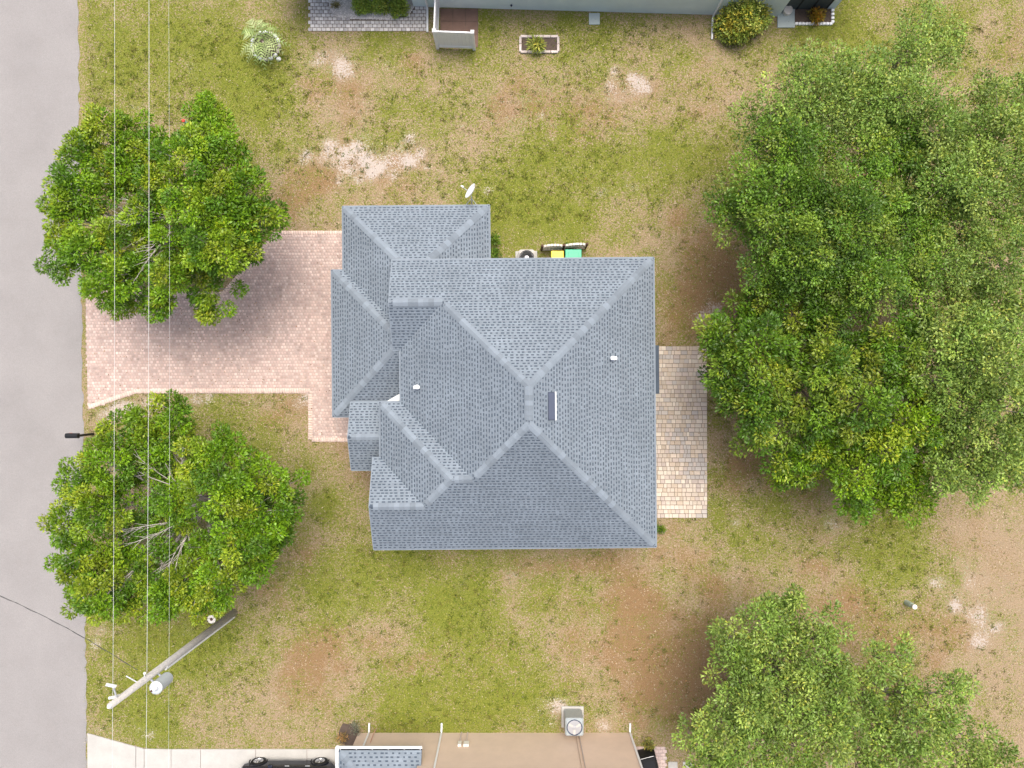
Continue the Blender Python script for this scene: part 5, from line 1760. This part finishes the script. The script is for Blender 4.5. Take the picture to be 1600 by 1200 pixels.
# ------------------------------------------------------------------ grass blades and leaf litter (nobody could count them)
def grass():
    n = 420000
    x = rng.uniform(-24, 24, n)
    y = rng.uniform(-18.2, 18.2, n)
    ok = (x > P(128, 0)[0] + .12)
    hx, hy = house_local(x, y)
    for q in (DRIVE, NPATIO, CDRIVE, PATIO):
        ok &= ~in_poly(x, y, q)
    ok &= ~((hx > -7.1) & (hx < -4.08) & (hy > -.92) & (hy < 4.5))
    ok &= ~((hx > -6.62) & (hx < -1.26) & (hy > 4.2) & (hy < 7.08))
    ok &= ~((hx > -5.3) & (hx < 5.34) & (hy > -6.2) & (hy < 4.63))
    ok &= ~((hx > -6.55) & (hx < -5) & (hy > -3.35) & (hy < -.9))
    ok &= ~((y > P(0, 26)[1]) & (x > P(646, 0)[0]) & (x < P(1304, 0)[0]))
    ok &= ~((y > P(0, 76)[1]) & (x > P(688, 0)[0]) & (x < P(748, 0)[0]))
    ok &= ~((y > P(0, 44)[1]) & (x > P(1214, 0)[0]) & (x < P(1300, 0)[0]))
    ok &= ~((y < P(0, 1145)[1]) & (x > P(558, 0)[0]) & (x < P(988, 0)[0]))
    ok &= ~((y < P(0, 1167)[1]) & (x > P(986, 0)[0]) & (x < P(1041, 0)[0]))
    x, y = x[ok], y[ok]
    g, b, s = masks(x, y)
    keep = rng.random(len(x)) < (.22 + .8 * np.clip((g - .13) / .62, 0, 1)) * (1 - .8 * np.clip(s * 1.2, 0, 1))
    x, y, g, b = x[keep], y[keep], g[keep], b[keep]
    n = len(x)
    a = rng.uniform(0, 2 * np.pi, n)
    L = rng.uniform(.04, .10, n)
    hgt = rng.uniform(.01, .045, n)
    w = rng.uniform(.010, .022, n)
    V = np.zeros((n, 3, 3))
    V[:, 0] = np.stack([x + np.sin(a) * w, y - np.cos(a) * w, np.full(n, .001)], 1)
    V[:, 1] = np.stack([x - np.sin(a) * w, y + np.cos(a) * w, np.full(n, .001)], 1)
    V[:, 2] = np.stack([x + np.cos(a) * L, y + np.sin(a) * L, .004 + hgt], 1)
    pal = np.array([(.18, .20, .025), (.225, .235, .034), (.13, .165, .02), (.29, .275, .06), (.10, .14, .017)])
    dry = np.array([(.40, .33, .22), (.32, .25, .15), (.47, .40, .29), (.26, .185, .10)])
    isg = rng.random(n) < np.clip((g - .13) / .62 * 1.05 + .05, .06, .95)
    c = np.where(isg[:, None], pal[rng.integers(0, 5, n)], dry[rng.integers(0, 4, n)]) * rng.uniform(.75, 1.25, (n, 1))
    o = np_mesh('grass', V.reshape(-1, 3), np.arange(n * 3).reshape(n, 3), M_grass, None, 'stuff', np.repeat(c, 3, axis=0))
    tag(o, 'short patchy green and straw grass over the lawns', 'grass')
    # darker weed tufts standing in the turf
    n = 8500
    x = rng.uniform(-19.5, 22.5, n * 3)
    y = rng.uniform(-15.5, 16.3, n * 3)
    ok = np.ones(len(x), dtype=bool)
    hx, hy = house_local(x, y)
    for q in (DRIVE, NPATIO, CDRIVE, PATIO):
        ok &= ~in_poly(x, y, q)
    ok &= ~((hx > -7.2) & (hx < 5.4) & (hy > -6.3) & (hy < 7.2))
    ok &= ~((y > P(0, 90)[1]) & (x > P(640, 0)[0]) & (x < P(760, 0)[0]))
    ok &= x > P(140, 0)[0]
    g, b, s = masks(x, y)
    ok &= rng.random(len(x)) < (.04 + .8 * g) * np.where(fbm(x * .5, y * .5, 91, 3) > .52, 1, .30)
    x, y = x[ok][:n], y[ok][:n]
    n = len(x)
    pts = np.stack([x, y, np.full(n, .02)], 1)
    out = np.zeros((n, 3))
    out[:, 2] = .3
    V, Fq, C = leaves(pts, out, 14, .085, .026, .085, [(.085, .13, .014), (.12, .165, .018), (.16, .19, .028), (.14, .13, .035)], seed=99, flat=.3)
    V[:, 2] = np.maximum(V[:, 2], .006)
    o = np_mesh('weed_tufts', V, Fq, M_grass, None, 'stuff', C)
    tag(o, 'small dark green weed tufts scattered through the lawns', 'weeds')
    # fallen leaves under the trees
    n = 30000
    x = rng.uniform(P(520, 0)[0], 24, n)
    y = rng.uniform(-16, 16, n)
    g, b, s = masks(x, y)
    hx, hy = house_local(x, y)
    ok = rng.random(n) < np.clip(b * 1.2 - .15, .02, 1)
    ok &= ~((hx > -7.2) & (hx < 5.4) & (hy > -6.3) & (hy < 7.2))
    ok &= ~((y < P(0, 1145)[1]) & (x < P(1042, 0)[0]))
    ok &= ~((y > P(0, 26)[1]) & (x > P(480, 0)[0]) & (x < P(1304, 0)[0]))
    ok &= ~(in_poly(x, y, PATIO) & (rng.random(n) < .80))
    ok &= ~in_poly(x, y, DRIVE) & ~in_poly(x, y, CDRIVE)
    x, y = x[ok], y[ok]
    ex, ey = rng.uniform(-19, -7.3, 900), rng.uniform(-2.6, 6.9, 900)
    k = in_poly(ex, ey, DRIVE) & (fbm(ex * .7, ey * .7, 44, 3) > .45)
    x, y = np.concatenate([x, ex[k]]), np.concatenate([y, ey[k]])
    n = len(x)
    z = np.where(in_poly(x, y, PATIO), .062, np.where(in_poly(x, y, DRIVE), .04, .012))
    pts = np.stack([x, y, z], 1)
    V, Fq, C = leaves(pts, np.zeros((n, 3)), 1, .075, .04, .01, [(.20, .11, .05), (.26, .15, .075), (.15, .08, .04), (.30, .20, .11)], seed=98, flat=.1)
    zz = np.repeat(z, 4)
    V[:, 2] = zz + np.clip(V[:, 2] - zz, 0, .03)
    o = np_mesh('leaf_litter', V, Fq, M_litter, None, 'stuff', C)
    tag(o, 'brown fallen leaves strewn under the back trees', 'leaf litter')


grass()
